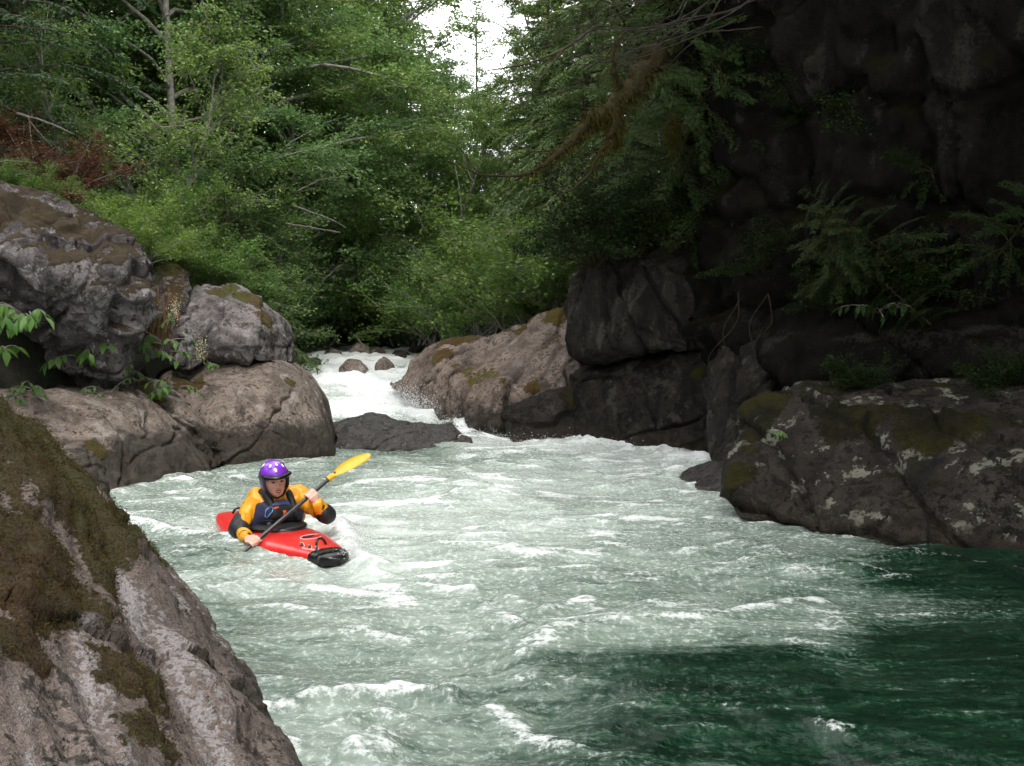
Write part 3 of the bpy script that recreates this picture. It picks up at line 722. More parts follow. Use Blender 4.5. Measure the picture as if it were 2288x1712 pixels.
def water_mat():
    m, nt, bs = new_mat('river_water')
    pos = N(nt, 'ShaderNodeNewGeometry').outputs['Position']
    foam = N(nt, 'ShaderNodeAttribute', attribute_name='foam').outputs['Fac']
    milk = N(nt, 'ShaderNodeAttribute', attribute_name='milk').outputs['Fac']
    nz = N(nt, 'ShaderNodeTexNoise'); nz.inputs['Scale'].default_value = 2.2; nz.inputs['Detail'].default_value = 3
    nt.links.new(pos, nz.inputs['Vector'])
    wv = N(nt, 'ShaderNodeVectorMath', operation='MULTIPLY_ADD')
    nt.links.new(nz.outputs['Color'], wv.inputs[0]); wv.inputs[1].default_value = (0.16, 0.16, 0.05); nt.links.new(pos, wv.inputs[2])
    wp = wv.outputs[0]
    streak = noise(nt, vscale(nt, wp, (2.4, 10.0, 3.0), (0, 0, 0.12)), 1.0, 5, 0.66)
    bub = noise(nt, wp, 30.0, 4, 0.72)
    tiny = noise(nt, pos, 150.0, 2, 0.7)
    # aerated body of the water: deep green to milky grey green
    mm = mth(nt, 'ADD', milk, mapr(nt, streak, 0.3, 0.7, -0.16, 0.16))
    mm = mth(nt, 'ADD', mm, mapr(nt, bub, 0.3, 0.7, -0.07, 0.07))
    ramp = N(nt, 'ShaderNodeValToRGB')
    e = ramp.color_ramp.elements
    e[0].position = 0.0; e[0].color = (0.003, 0.014, 0.007, 1)
    e[1].position = 1.0; e[1].color = (0.56, 0.605, 0.575, 1)
    for ps, c in ((0.14, (0.010, 0.035, 0.019)), (0.28, (0.068, 0.105, 0.080)), (0.5, (0.205, 0.255, 0.218)), (0.72, (0.37, 0.425, 0.385))):
        k = e.new(ps); k.color = (*c, 1)
    nt.links.new(mm, ramp.inputs[0])
    ff = mth(nt, 'ADD', mth(nt, 'MULTIPLY', foam, 1.25), mapr(nt, bub, 0.25, 0.75, -0.42, 0.42))
    ff = mth(nt, 'ADD', ff, mapr(nt, streak, 0.3, 0.7, -0.25, 0.25))
    ff = mth(nt, 'ADD', ff, mapr(nt, tiny, 0.3, 0.7, -0.12, 0.12))
    ffm = mapr(nt, ff, 0.38, 0.95)
    # thin lacy flecks of foam wherever there is air in the water
    fl = mth(nt, 'MULTIPLY', mapr(nt, mth(nt, 'ADD', bub, mapr(nt, tiny, 0.3, 0.7, -0.06, 0.06)), 0.53, 0.63), mapr(nt, milk, 0.05, 0.6, 0.01, 0.42))
    fac = mth(nt, 'MAXIMUM', ffm, fl)
    col = mixc(nt, fac, ramp.outputs[0], (0.74, 0.765, 0.77))
    nt.links.new(col, bs.inputs['Base Color'])
    nt.links.new(mapr(nt, fac, 0.0, 0.8, 0.09, 0.65), bs.inputs['Roughness'])
    bs.inputs['IOR'].default_value = 1.33
    bs.inputs['Specular IOR Level'].default_value = 0.5
    rip = noise(nt, vscale(nt, wp, (14, 22, 10)), 1.0, 4, 0.65)
    h = mth(nt, 'ADD', rip, mth(nt, 'MULTIPLY', bub, 0.7))
    h = mth(nt, 'ADD', h, mth(nt, 'MULTIPLY', tiny, 0.12))
    bump(nt, h, 0.45, 0.02, bs)
    return m
river = link('river_water', build_water(), water_mat())
river['kind'] = 'structure'
# ================================================================ ground of the valley
def ground_z(x, y):
    x = np.asarray(x, float); y = np.asarray(y, float)
    xl = np.interp(y, [6, 9, 11, 13, 15, 20, 28, 33, 37], [-4.2, -4.4, -4.3, -3.9, -4.3, -5.2, -6.9, -7.0, 2])
    xr = np.interp(y, [6, 9, 13, 16, 18, 22, 28, 34, 37], [6.5, 5.0, 4.2, 2.6, 0.6, -0.9, -1.6, -1.9, -3])
    far = sstep(33.5, 38, y)
    bed = water_base(x, y) - 0.7
    tl = np.maximum(xl - x, 0); trr = np.maximum(x - xr, 0)
    left = sstep(0, 1.2, tl) * (1.75 + np.interp(y, [0, 16, 40], [0, 0, 0.5])) + 0.52 * tl
    right = sstep(0, 1.2, trr) * 1.6 + 0.62 * trr
    z = bed + left + right
    valley = 1.9 + 0.115 * np.maximum(y - 37, 0) + 0.55 * np.maximum(np.abs(x - 0.02 * y - 1.0) - (5 + 0.10 * np.maximum(y - 37, 0)), 0)
    return z * (1 - far) + valley * far

def build_ground():
    xs = np.linspace(-48, 48, 161); ys = np.linspace(5, 118, 190)
    Y, X = np.meshgrid(ys, xs, indexing='ij')
    x, y = X.ravel(), Y.ravel()
    z = ground_z(x, y) + 0.18 * fbm(np.stack([x, y, 0 * x], 1) * 0.6, 3, 9)
    i = np.arange(len(x)).reshape(len(ys), len(xs))
    F = np.stack([i[:-1, :-1], i[:-1, 1:], i[1:, 1:], i[1:, :-1]], -1).reshape(-1, 4)
    return mesh_np('forest_floor', np.stack([x, y, z], 1), F)
m, nt, bs = new_mat('forest_floor')
pos = N(nt, 'ShaderNodeNewGeometry').outputs['Position']
nt.links.new(mixc(nt, mapr(nt, noise(nt, pos, 1.5, 8, 0.7), 0.4, 0.6), (0.020, 0.016, 0.010), (0.022, 0.035, 0.010)), bs.inputs['Base Color'])
bs.inputs['Roughness'].default_value = 0.95
bump(nt, noise(nt, pos, 6, 6, 0.7), 1.0, 0.2, bs)
g_o = link('forest_floor', build_ground(), m)
g_o['kind'] = 'structure'

# ================================================================ foliage
def leaf_mat(name, c1, c2, c3=None, rough=0.45, spec=0.35, trans=0.42):
    m, nt, bs = new_mat(name)
    geo = N(nt, 'ShaderNodeNewGeometry')
    oi = N(nt, 'ShaderNodeObjectInfo')
    isl = geo.outputs['Random Per Island']
    col = mixc(nt, isl, c1, c2)
    if c3 is not None:
        col = mixc(nt, mapr(nt, isl, 0.93, 0.97), col, c3)
    hs = N(nt, 'ShaderNodeHueSaturation')
    nt.links.new(mapr(nt, oi.outputs['Random'], 0, 1, 0.487, 0.513), hs.inputs['Hue'])
    nt.links.new(mapr(nt, oi.outputs['Random'], 0, 1, 1.2, 0.85), hs.inputs['Value'])
    nt.links.new(col, hs.inputs['Color'])
    col = hs.outputs[0]
    nt.links.new(col, bs.inputs['Base Color'])
    bs.inputs['Roughness'].default_value = rough
    bs.inputs['Specular IOR Level'].default_value = spec
    tr = N(nt, 'ShaderNodeBsdfTranslucent')
    nt.links.new(col, tr.inputs[0])
    mx = N(nt, 'ShaderNodeMixShader'); mx.inputs[0].default_value = trans
    nt.links.new(bs.outputs[0], mx.inputs[1]); nt.links.new(tr.outputs[0], mx.inputs[2])
    nt.links.new(mx.outputs[0], nt.nodes['Material Output'].inputs[0])
    return m
L_ALDER = leaf_mat('alder_leaf', (0.082, 0.155, 0.034), (0.168, 0.272, 0.068), (0.25, 0.29, 0.08))
L_ALDER2 = leaf_mat('alder_leaf_dark', (0.060, 0.130, 0.036), (0.122, 0.222, 0.070))
L_CON = leaf_mat('conifer_needles', (0.026, 0.062, 0.024), (0.062, 0.115, 0.044), rough=0.5, trans=0.2)
L_HEM = leaf_mat('hemlock_needles', (0.055, 0.105, 0.026), (0.125, 0.185, 0.052), (0.17, 0.17, 0.05), rough=0.5, trans=0.3)
L_SHR = leaf_mat('shrub_leaf', (0.075, 0.155, 0.024), (0.150, 0.255, 0.042), (0.23, 0.25, 0.05))
L_RED = leaf_mat('withered_leaf', (0.075, 0.030, 0.016), (0.130, 0.055, 0.022), (0.07, 0.09, 0.02))
L_BIG = leaf_mat('broad_leaf', (0.060, 0.150, 0.030), (0.110, 0.220, 0.050), spec=0.3)
L_FERN = leaf_mat('fern_frond', (0.050, 0.100, 0.014), (0.110, 0.170, 0.030))
L_MOSS = leaf_mat('moss_blade', (0.020, 0.018, 0.004), (0.060, 0.050, 0.010), rough=0.9, spec=0.1, trans=0.3)
BARK_A = plain('alder_bark', (0.17, 0.16, 0.145), 0.85, 0.2, 0.45, 9, 0.6)
BARK_C = plain('conifer_bark', (0.055, 0.042, 0.033), 0.9, 0.2, 0.4, 7, 0.8)
BARK_D = plain('dead_twig_bark', (0.022, 0.018, 0.015), 0.9, 0.2, 0.4, 12, 0.5)
BARK_M = plain('mossy_bark', (0.022, 0.018, 0.009), 0.95, 0.1, 0.5, 9, 0.8)

def curve(p0, d, ln, n, droop=0.0, wander=0.08, rs=RNG):
    """points of a limb that starts along d and bends"""
    pts = [np.asarray(p0, float)]
    d = np.asarray(d, float) / np.linalg.norm(d)
    for _ in range(n - 1):
        d = d + rs.normal(size=3) * wander + np.array([0, 0, -droop])
        d /= np.linalg.norm(d)
        pts.append(pts[-1] + d * ln / (n - 1))
    return np.array(pts)

def along(pts, t):
    k = np.clip(np.asarray(t) * (len(pts) - 1), 0, len(pts) - 1.001)
    i = k.astype(int); f = (k - i)[:, None]
    return pts[i] * (1 - f) + pts[i + 1] * f

def make_alder(seed, H=10.0, spread=3.2, limbs=30, leaves=20000, size=0.085, low=0.15, lean=0.12, stems=2):
    rs = np.random.default_rng(seed)
    wood = MB()
    seg0, seg1 = [], []                        # twigs that carry leaves
    for s in range(stems):
        a = rs.uniform(0, 2 * np.pi)
        tr = curve((0.25 * s * math.cos(a), 0.25 * s * math.sin(a), -0.5), (math.cos(a) * 0.18 + lean, math.sin(a) * 0.18, 1), H * (1 - 0.15 * s) + 0.5, 12, 0.0, 0.05, rs)
        wood.tube(tr, np.linspace(0.014 * H, 0.012, 12), 7)
        for k in range(limbs // stems):
            t = low + (1 - low) * (k + rs.uniform(0, 1)) / (limbs // stems)
            p = along(tr, np.array([min(t, 0.98)]))[0]
            az = rs.uniform(0, 2 * np.pi)
            ln = spread * (0.35 + 0.75 * math.sin(math.pi * (0.18 + 0.72 * t))) * rs.uniform(0.6, 1.15)
            el = rs.uniform(0.25, 0.8) + 0.5 * t
            lb = curve(p, (math.cos(az) * math.cos(el), math.sin(az) * math.cos(el), math.sin(el)), ln, 8, 0.09, 0.12, rs)
            wood.tube(lb, np.linspace(0.010 + 0.011 * ln, 0.006, 8), 5, False)
            for j in range(9):
                tt = rs.uniform(0.22, 1.0)
                q = along(lb, np.array([tt]))[0]
                a2 = az + rs.choice([-1, 1]) * rs.uniform(0.4, 1.4)
                l2 = rs.uniform(0.45, 1.15) * (0.35 + 0.2 * ln)
                tw = curve(q, (math.cos(a2), math.sin(a2), rs.uniform(-0.15, 0.35)), l2, 5, 0.07, 0.15, rs)
                wood.tube(tw, np.linspace(0.009, 0.003, 5), 3, False)
                for b in range(4):
                    seg0.append(tw[b]); seg1.append(tw[b + 1])
            for b in range(4, 7):
                seg0.append(lb[b]); seg1.append(lb[b + 1])
    s0, s1 = np.array(seg0), np.array(seg1)
    ix = rs.integers(0, len(s0), leaves)
    t = rs.uniform(0, 1, (leaves, 1))
    pos = s0[ix] * (1 - t) + s1[ix] * t + rs.normal(size=(leaves, 3)) * np.array([0.12, 0.12, 0.07])
    d = s1[ix] - s0[ix]
    d = d / (np.linalg.norm(d, axis=1)[:, None] + 1e-9) * 0.5 + rs.normal(size=(leaves, 3)) * np.array([1, 1, 0.45]) + np.array([0, 0, -0.25])
    nr = rs.normal(size=(leaves, 3)) * 0.55 + np.array([0, 0, 1.0])
    sz = size * rs.uniform(0.6, 1.25, leaves)
    V, F = leaf_quads(pos, d, nr, sz, sz * 0.72, 0.18)
    return wood.mesh('trunk'), mesh_np('crown', V, F, False)

def make_conifer(seed, H=16.0, R=3.0, nb=150, low=0.08, droop=0.05, step=0.17, leaf=0.13, twig=0.5, dens=5, power=0.75):
    rs = np.random.default_rng(seed)
    wood = MB()
    tr = curve((0, 0, -0.5), (0, 0, 1), H + 0.5, 12, 0, 0.012, rs)
    wood.tube(tr, np.linspace(0.013 * H, 0.01, 12), 8)
    ts, td, tl = [], [], []
    for k in range(nb):
        t = low + (1 - low) * ((k + rs.uniform(0, 1)) / nb)
        p = along(tr, np.array([min(t, 0.995)]))[0]
        az = k * 2.399 + rs.uniform(-0.5, 0.5)
        ln = max(0.25, R * (1 - t) ** power * rs.uniform(0.65, 1.15) * (0.6 + 0.4 * min(1, (t - low) / 0.15)))
        el = rs.uniform(-0.1, 0.25) + 0.5 * t
        n = 7
        br = curve(p, (math.cos(az) * math.cos(el), math.sin(az) * math.cos(el), math.sin(el)), ln, n, droop * (1 + 0.4 * ln), 0.06, rs)
        wood.tube(br, np.linspace(0.008 + 0.008 * ln, 0.003, n), 4, False)
        m_ = max(3, int(ln / step))
        tt = 0.12 + 0.88 * (np.arange(m_) + rs.uniform(0, 1, m_)) / m_
        q = along(br, tt)
        dr = along(np.gradient(br, axis=0), tt); dr /= np.linalg.norm(dr, axis=1)[:, None]
        for sg in (-1, 1):
            side = np.stack([-dr[:, 1], dr[:, 0], 0 * dr[:, 0]], 1) * sg
            dd = dr * rs.uniform(0.5, 1.0, (m_, 1)) + side * rs.uniform(0.6, 1.1, (m_, 1)) + np.array([0, 0, -0.15]) + rs.normal(size=(m_, 3)) * 0.12
            dd /= np.linalg.norm(dd, axis=1)[:, None]
            ts.append(q); td.append(dd)
            tl.append(np.minimum(twig * (0.35 + 0.65 * (1 - tt)) * (0.3 + 0.35 * ln), 0.9) * rs.uniform(0.6, 1.2, m_))
    ts, td, tl = np.vstack(ts), np.vstack(td), np.concatenate(tl)
    pos, dirs, size = [], [], []
    for j in range(dens):
        f = (j + 0.5) / dens
        base = ts + td * (tl * f)[:, None] + np.array([0, 0, -1.0]) * ((tl * f) ** 2 * 0.35)[:, None]
        for sg in (-1, 1):
            side = np.stack([-td[:, 1], td[:, 0], 0 * td[:, 0]], 1) * sg
            dd = td + side * 0.75 + np.array([0, 0, -0.30]) + rs.normal(size=td.shape) * 0.25
            pos.append(base); dirs.append(dd); size.append(leaf * (1.15 - 0.6 * f) * rs.uniform(0.7, 1.25, len(tl)))
    pos, dirs, size = np.vstack(pos), np.vstack(dirs), np.concatenate(size)
    nr = rs.normal(size=pos.shape) * 0.4 + np.array([0, 0, 1.0])
    V, F = leaf_quads(pos, dirs, nr, size, size * 0.30, 0.1)
    return wood.mesh('trunk'), mesh_np('crown', V, F, False)

def tree(name, label, meshes, x, y, z, rz, s, leafm, bark, cat, group, tilt=(0, 0), sz=1.0):
    e = link(name, None, loc=(x, y, z))
    e.rotation_euler = (tilt[0], tilt[1], rz)
    e.scale = (s, s, s * sz)
    tag(e, label, cat, group)
    for nm, me, mt in (('trunk', meshes[0], bark), ('crown', meshes[1], leafm)):
        o = bpy.data.objects.new(nm, me)
        if not me.materials: me.materials.append(None)
        o.material_slots[0].link = 'OBJECT'
        o.material_slots[0].material = mt
        COL.objects.link(o)
        o.parent = e
    return e

ALD = [make_alder(101, 10, 3.6, 60, 60000), make_alder(102, 10, 3.2, 57, 56000, stems=3), make_alder(103, 10, 4.0, 60, 62000, lean=0.2)]
SAP = make_alder(104, 5, 1.7, 30, 11000, 0.07, 0.2, 0.05, 1)
CON = [make_conifer(201, 16, 3.2, 150), make_conifer(202, 16, 2.6, 150, droop=0.09), make_conifer(203, 16, 2.2, 130, droop=0.12, leaf=0.15)]
HEM = [make_conifer(211, 9, 3.0, 110, 0.05, 0.07, 0.12, 0.11, 0.55, 6, 0.6), make_conifer(212, 9, 2.6, 110, 0.04, 0.10, 0.12, 0.11, 0.6, 6, 0.55)]

def plant(kind, px, d, H, label, group, dx=0.0, tilt=(0, 0), base=None, fat=1.0, mat=None):
    q = P(px, YH, d)
    x, y = q[0] + dx, q[1]
    z = float(ground_z(x, y)) if base is None else base
    r = random.Random(int(px * 7 + d * 31))
    rz = r.uniform(0, 6.28)
    if kind == 'alder':
        me = ALD[r.randrange(3)]; s = H / 10 * fat
        tree('alder_tree', label, me, x, y, z, rz, s, mat or (L_ALDER if r.random() < 0.65 else L_ALDER2), BARK_A, 'tree', group, tilt, 1 / fat)
    elif kind == 'sapling':
        tree('alder_sapling', label, SAP, x, y, z, rz, H / 5, mat or L_ALDER, BARK_A, 'tree', group, tilt)
    elif kind == 'con':
        if group == GR and mat is None: mat = L_HEM
        me = CON[r.randrange(3)]; s = H / 16 * fat
        tree('conifer_tree', label, me, x, y, z, rz, s, mat or L_CON, BARK_C, 'tree', group, tilt, 1 / fat)
    else:
        me = HEM[r.randrange(2)]; s = H / 9 * fat
        tree('hemlock_tree', label, me, x, y, z, rz, s, mat or L_HEM, BARK_C, 'tree', group, tilt, 1 / fat)

GA, GC, GH, GR, GF = 'alders on the left bank', 'tall conifers on the left slope', 'hemlocks low on the left bank', 'conifers right of the sky gap', 'far conifers under the sky gap'
for a in [
    ('con', -40, 15.5, 13, 'dark conifer at the very left edge with lit bough tips', GC), ('con', 70, 19, 16, 'dark conifer behind the reddish shrub in the top left corner', GC),
    ('con', 190, 26, 20, 'tall dark conifer behind the alders at upper left', GC), ('con', 330, 30, 22, 'tall conifer behind the alders left of centre', GC), ('con', 480, 33, 22, 'tall conifer deep behind the alders above the cap boulder', GC),
    ('con', 640, 38, 22, 'tall conifer behind the broad alder with pale limbs', GC), ('con', 725, 42, 24, 'tall conifer beside the blackish one left of the sky gap', GC),
    ('con', 830, 48, 26, 'blackish green conifer left of the sky gap with level boughs', GC), ('con', 905, 58, 16.8, 'pointed conifer whose tip stands against the sky left of the gap', GF),
    ('con', 985, 78, 14.5, 'low distant conifer at the left foot of the sky gap', GF), ('con', 1062, 46, 14.4, 'slender drooping conifer dividing the sky gap', GF, 0, (0, 0), None, 0.62), ('con', 1130, 75, 11.6, 'small distant conifer at the bottom of the sky gap', GF),
    ('con', 1185, 66, 11.8, 'distant conifer at the right foot of the sky gap', GF), ('con', 1020, 70, 10.5, 'low distant conifer at the bottom of the sky gap beside the slender one', GF), ('con', 1090, 62, 9.4, 'bushy distant conifer below the slender drooping one', GF),
    ('con', 1262, 44, 19, 'tall conifer on the right edge of the sky gap', GR), ('con', 1330, 34, 19, 'tall conifer right of the sky gap, behind the bare twigs', GR), ('con', 1420, 28, 18, 'dark conifer just left of the cliff top', GR), ('con', 1230, 54, 15, 'conifer right of the sky gap behind the taller ones', GR),
    ('hem', 175, 21, 10.5, 'tall shaded hemlock behind the reddish shrub at upper left', GH, 0, (0, 0), None, 1.0, L_CON), ('alder', 320, 23, 11, 'full alder rising behind the sapling with the pale stem', GA), ('hem', 455, 22, 9.5, 'drooping hemlock standing among the alders left of centre', GH), ('alder', 430, 21, 9.5, 'green alder behind the jagged overhang, left of centre', GA),
    ('alder', 540, 24, 11.5, 'green alder above the mossy cap boulder', GA), ('alder', 640, 26, 11, 'broad alder with bare pale limbs left of centre', GA), ('hem', 700, 29, 10.5, 'drooping hemlock behind the broad alder with pale limbs', GH), ('alder', 730, 28, 10.5, 'broad alder leaning towards the river left of the sky gap', GA), ('alder', 810, 30, 8.6, 'yellow green alder at the left foot of the dark level-boughed conifer', GA),
    ('alder', 890, 31, 7.2, 'yellow green alder leaning over the head of the rapid', GA), ('alder', 960, 33, 6.6, 'yellow green alder over the rapid below the hemlock', GA), ('alder', 1040, 34, 6.2, 'low yellow green alder below the sky gap', GA), ('alder', 1110, 34, 5.6, 'low alder behind the mossy bank boulder', GA), ('alder', 1190, 32, 5.4, 'low alder behind the crest of the pinkish boulder', GA),
    ('alder', 470, 27, 13, 'tall alder second row behind the left bank', GA), ('alder', 600, 31, 14, 'tall alder second row behind the broad one with pale limbs', GA), ('alder', 720, 35, 13.5, 'tall alder second row near the dark conifer', GA), ('alder', 350, 28, 14, 'tall alder second row at upper left', GA), ('con', 110, 22, 17, 'dense dark conifer second row in the top left corner', GC),
    ('alder', 1270, 27, 6.5, 'alder above the crest of the pinkish boulder beside the dark block', GA), ('alder', 850, 36, 9.5, 'alder second row behind the head of the rapid', GA), ('alder', 930, 38, 8.5, 'alder second row left of the hemlock', GA),
    ('hem', 985, 40, 10.5, 'light green drooping hemlock at the left of the sky gap', GH, 0, (0, 0), None, 1.25), ('hem', 545, 19.5, 6.0, 'green hemlock behind the mossy cap boulder', GH), ('hem', 605, 26, 7.0, 'hemlock at the left head of the rapid', GH), ('hem', 520, 17, 4.6, 'bushy young hemlock behind the peaked rock', GH),
    ('hem', 770, 29, 6.0, 'shaded hemlock over the far bank', GH), ('hem', 1300, 21, 8.5, 'hemlock above the dark hanging block with boughs over the river', GR), ('hem', 1400, 18, 8.0, 'hemlock close to the cliff behind the mossy limb', GR), ('hem', 1240, 25, 7.5, 'hemlock right of centre behind the mossy limb tip', GR), ('hem', 1470, 16.5, 7, 'shaded hemlock in the cleft beside the cliff', GR), ('hem', 1350, 16.5, 3.8, 'small hemlock on top of the dark hanging block', GR),
    ('hem', 1290, 30, 11, 'full hemlock filling the space right of the sky gap', GR), ('hem', 1380, 25, 11, 'full hemlock behind the mossy limb close to the cliff', GR), ('hem', 1215, 38, 11, 'full hemlock at the lower right of the sky gap', GR), ('hem', 1450, 21, 10, 'full hemlock tucked against the top left of the cliff', GR), ('con', 1490, 24, 17, 'dark conifer behind the left edge of the cliff', GR),
    ('con', 1010, 88, 10.0, 'far conifer low in the sky gap, leftmost of the far row', GF, 0, (0, 0), None, 1.6), ('con', 1045, 92, 10.5, 'far conifer low in the sky gap behind the slender one', GF, 0, (0, 0), None, 1.6), ('con', 1085, 86, 9.6, 'far conifer in the middle of the far row below the sky gap', GF, 0, (0, 0), None, 1.6), ('con', 1120, 90, 10.0, 'far conifer right of the middle of the far row', GF, 0, (0, 0), None, 1.6), ('con', 1160, 84, 10.5, 'far conifer in the far row near the right foot of the gap', GF, 0, (0, 0), None, 1.6), ('con', 1200, 80, 11.0, 'far conifer at the right end of the far row', GF, 0, (0, 0), None, 1.6),
    ('alder', 1075, 42, 7.5, 'yellow green alder filling the foot of the sky gap', GA), ('alder', 1150, 40, 7.2, 'yellow green alder right of the foot of the sky gap', GA),
    ('sapling', 335, 17.2, 4.4, 'alder sapling with a crooked pale stem behind the jagged overhang', GA), ('sapling', 430, 16.5, 3.4, 'bright green alder sapling behind the peaked rock', GA), ('sapling', 240, 17, 3.8, 'alder sapling beside the reddish shrub', GA), ('sapling', 560, 20, 4, 'alder sapling in front of the hemlock behind the cap boulder', GA), ('sapling', 1010, 31, 4, 'alder sapling on the far bank of the rapid', GA), ('sapling', 880, 30.5, 3.6, 'alder sapling at the water on the far bank', GA),
]:
    plant(*a)

# trees rooted on the cliff, mostly above the picture: their boughs shade the right bank
CLIFF_TREES = [(2.6, 13.6, 6.8, 11, 1.9), (3.4, 10.2, 7.2, 12, 2.0), (4.2, 7.0, 7.6, 12, 2.0), (4.8, 4.0, 7.6, 12, 2.0), (5.4, 0.5, 7.6, 12, 2.0), (4.2, 15.5, 8.2, 15, 1.5), (5.5, 11.5, 8.8, 16, 1.7), (5.4, 8.0, 8.8, 15, 1.8), (6.2, 4.5, 8.8, 16, 1.8), (6.8, 1.0, 8.8, 15, 1.8), (7.5, -3.0, 8.8, 15, 1.7), (9.5, 9.0, 9.5, 17, 1.7), (9.8, 3.5, 9.5, 17, 1.7)]
CLAB = ['conifer leaning out from the cliff edge at its far left end', 'conifer leaning out over the hanging block side of the cliff', 'conifer leaning out above the long ledge', 'conifer leaning out above the lichen blotched rock', 'conifer leaning out nearest the viewer on the right'] + ['upright conifer on the cliff top, out of view above the picture'] * 8
for i, (x, y, z, H, fat) in enumerate(CLIFF_TREES):
    tree('cliff_conifer', CLAB[i], CON[i % 3], x, y, z, i * 1.3, H / 16 * fat, L_CON, BARK_C, 'tree', 'conifers on the cliff top', (0, -0.45 if i < 5 else -0.12), 1 / fat)

BANK_TREES = [(-9.5, 9.0, 15), (-8.6, 5.0, 14), (-9.4, 1.0, 16), (-12.5, 11.0, 18), (-12.0, 3.0, 18)]  # out of view, put in to narrow the sky above the cliff
for i, (x, y, H) in enumerate(BANK_TREES):
    tree('bank_conifer', 'conifer on the left bank beside the viewer, outside the picture', CON[(i + 1) % 3], x, y, 2.0, i * 1.7, H / 16 * 1.3, L_CON, BARK_C, 'tree', 'conifers beside the viewer', (0, 0), 1 / 1.3)

# unseen conifers added behind the viewer to block sky light from the cliff
BACK_TREES = [(3.5, -7, 1.6, 17, 1.8), (6.5, -9, 4.0, 18, 1.8), (1.5, -13, 1.6, 18, 1.7), (-5.5, -9, 1.8, 17, 1.5), (-8.5, -5, 2.5, 18, 1.5), (9, -2, 8.8, 16, 1.8)]
for i, (x, y, z, H, fat) in enumerate(BACK_TREES):
    tree('bank_conifer', 'unseen conifer added behind the viewer to shade the cliff', CON[(i + 2) % 3], x, y, z, i * 2.1, H / 16 * fat, L_CON, BARK_C, 'tree', 'shade conifers added behind the viewer', (0, -0.1 if x > 0 else 0.0), 1 / fat)
# ================================================================ kayak
KB, KS = np.array([-1.135, 6.83]), np.array([-2.375, 8.64])          # bow and stern on the water
KH = (KB - KS) / np.linalg.norm(KB - KS); KL = np.linalg.norm(KB - KS)
KP = np.array([-KH[1], KH[0]])                                      # across the boat
_KT = [0, .012, .04, .08, .14, .25, .40, .55, .70, .82, .90, .95, .98, .994, 1.0]
_KW = [.006, .055, .10, .14, .18, .235, .285, .295, .255, .195, .150, .120, .088, .052, .006]
def k_half(t): return np.interp(t, _KT, _KW)
def k_top(t): return 0.105 + 0.022 * np.exp(-((t - 0.66) / 0.2) ** 2) - 0.03 * np.clip((np.abs(t - 0.5) - 0.36) / 0.14, 0, 1) ** 2 + 0.012 * t
def k_bot(t): return -0.13 + 0.17 * np.clip(np.abs(t - 0.5) / 0.5, 0, 1) ** 2.2
def deck_z(t, s):
    """deck height at length t (0 stern, 1 bow) and across s (-1..1)"""
    mid = 0.5 * (k_top(t) + k_bot(t)) + 0.01
    return mid + (k_top(t) - mid) * np.clip(1 - np.abs(s) ** 2.4, 0, 1) ** 0.55
def k_world(t, s, z):
    w = k_half(t) * s
    return np.stack([KS[0] + KH[0] * KL * t + KP[0] * w, KS[1] + KH[1] * KL * t + KP[1] * w, z + 0 * t], -1)
def k_sections(ts, n=40, grow=0.0):
    V = []
    for t in ts:
        mid = 0.5 * (k_top(t) + k_bot(t)) + 0.01
        hw = max(float(k_half(t)), 0.004) + grow
        for a in np.linspace(0, 2 * np.pi, n, endpoint=False):
            c, s_ = math.cos(a), math.sin(a)
            e = 0.72
            u = math.copysign(abs(c) ** e, c); v = math.copysign(abs(s_) ** e, s_)
            zz = mid + ((k_top(t) - mid + grow) if v > 0 else (mid - k_bot(t) + grow)) * v * min(1.0, hw / 0.07)
            x, y = KS + KH * KL * t + KP * (hw * u)
            V.append((x, y, zz))
    F = []
    for i in range(len(ts) - 1):
        for j in range(n):
            j2 = (j + 1) % n
            F.append((i * n + j, i * n + j2, (i + 1) * n + j2, (i + 1) * n + j))
    F.append(tuple(range(n))[::-1]); F.append(tuple(range((len(ts) - 1) * n, len(ts) * n)))
    me = bpy.data.meshes.new('hull'); me.from_pydata(V, [], F)
    me.polygons.foreach_set('use_smooth', np.ones(len(me.polygons), bool))
    bm = bmesh.new(); bm.from_mesh(me); bmesh.ops.recalc_face_normals(bm, faces=bm.faces[:]); bm.to_mesh(me); bm.free()
    return me
K_RED = plain('red_plastic', (0.62, 0.022, 0.020), 0.28, 0.5, 0.10, 14, 0.10, 0.3)
K_BLK = plain('black_rubber', (0.007, 0.007, 0.008), 0.22, 0.35, 0.3, 30, 0.1)
K_NEO = plain('black_neoprene', (0.012, 0.012, 0.014), 0.55, 0.4, 0.3, 40, 0.2)
K_WHT = plain('white_decal', (0.75, 0.68, 0.68), 0.4, 0.4, 0.1, 30)
K_DRK = plain('dark_decal', (0.03, 0.03, 0.035), 0.4, 0.4, 0.1, 30)
kayak = link('kayak', None, loc=(KS[0] + KH[0] * KL / 2, KS[1] + KH[1] * KL / 2, -0.13))
tag(kayak, 'short red plastic whitewater kayak with a black bow cap, bow towards the viewer', 'kayak')
KI = Matrix.Translation(kayak.location).inverted()
def kpart(name, me, mat, parent=None):
    o = link(name, me, mat)
    me.transform(KI)
    o.parent = parent or kayak
    return o
tsec = np.concatenate([np.linspace(0.0125, 0.08, 8), np.linspace(0.1, 0.9, 40), np.linspace(0.91, 0.9995, 12)])
kpart('hull', k_sections(tsec[tsec < 0.95]), K_RED)
kpart('bow_cap', k_sections(np.concatenate([np.linspace(0.918, 0.96, 5), 1.008 - 0.048 * np.linspace(1, 0.0, 9) ** 2 - 0.0002]), 40, 0.005), K_BLK)
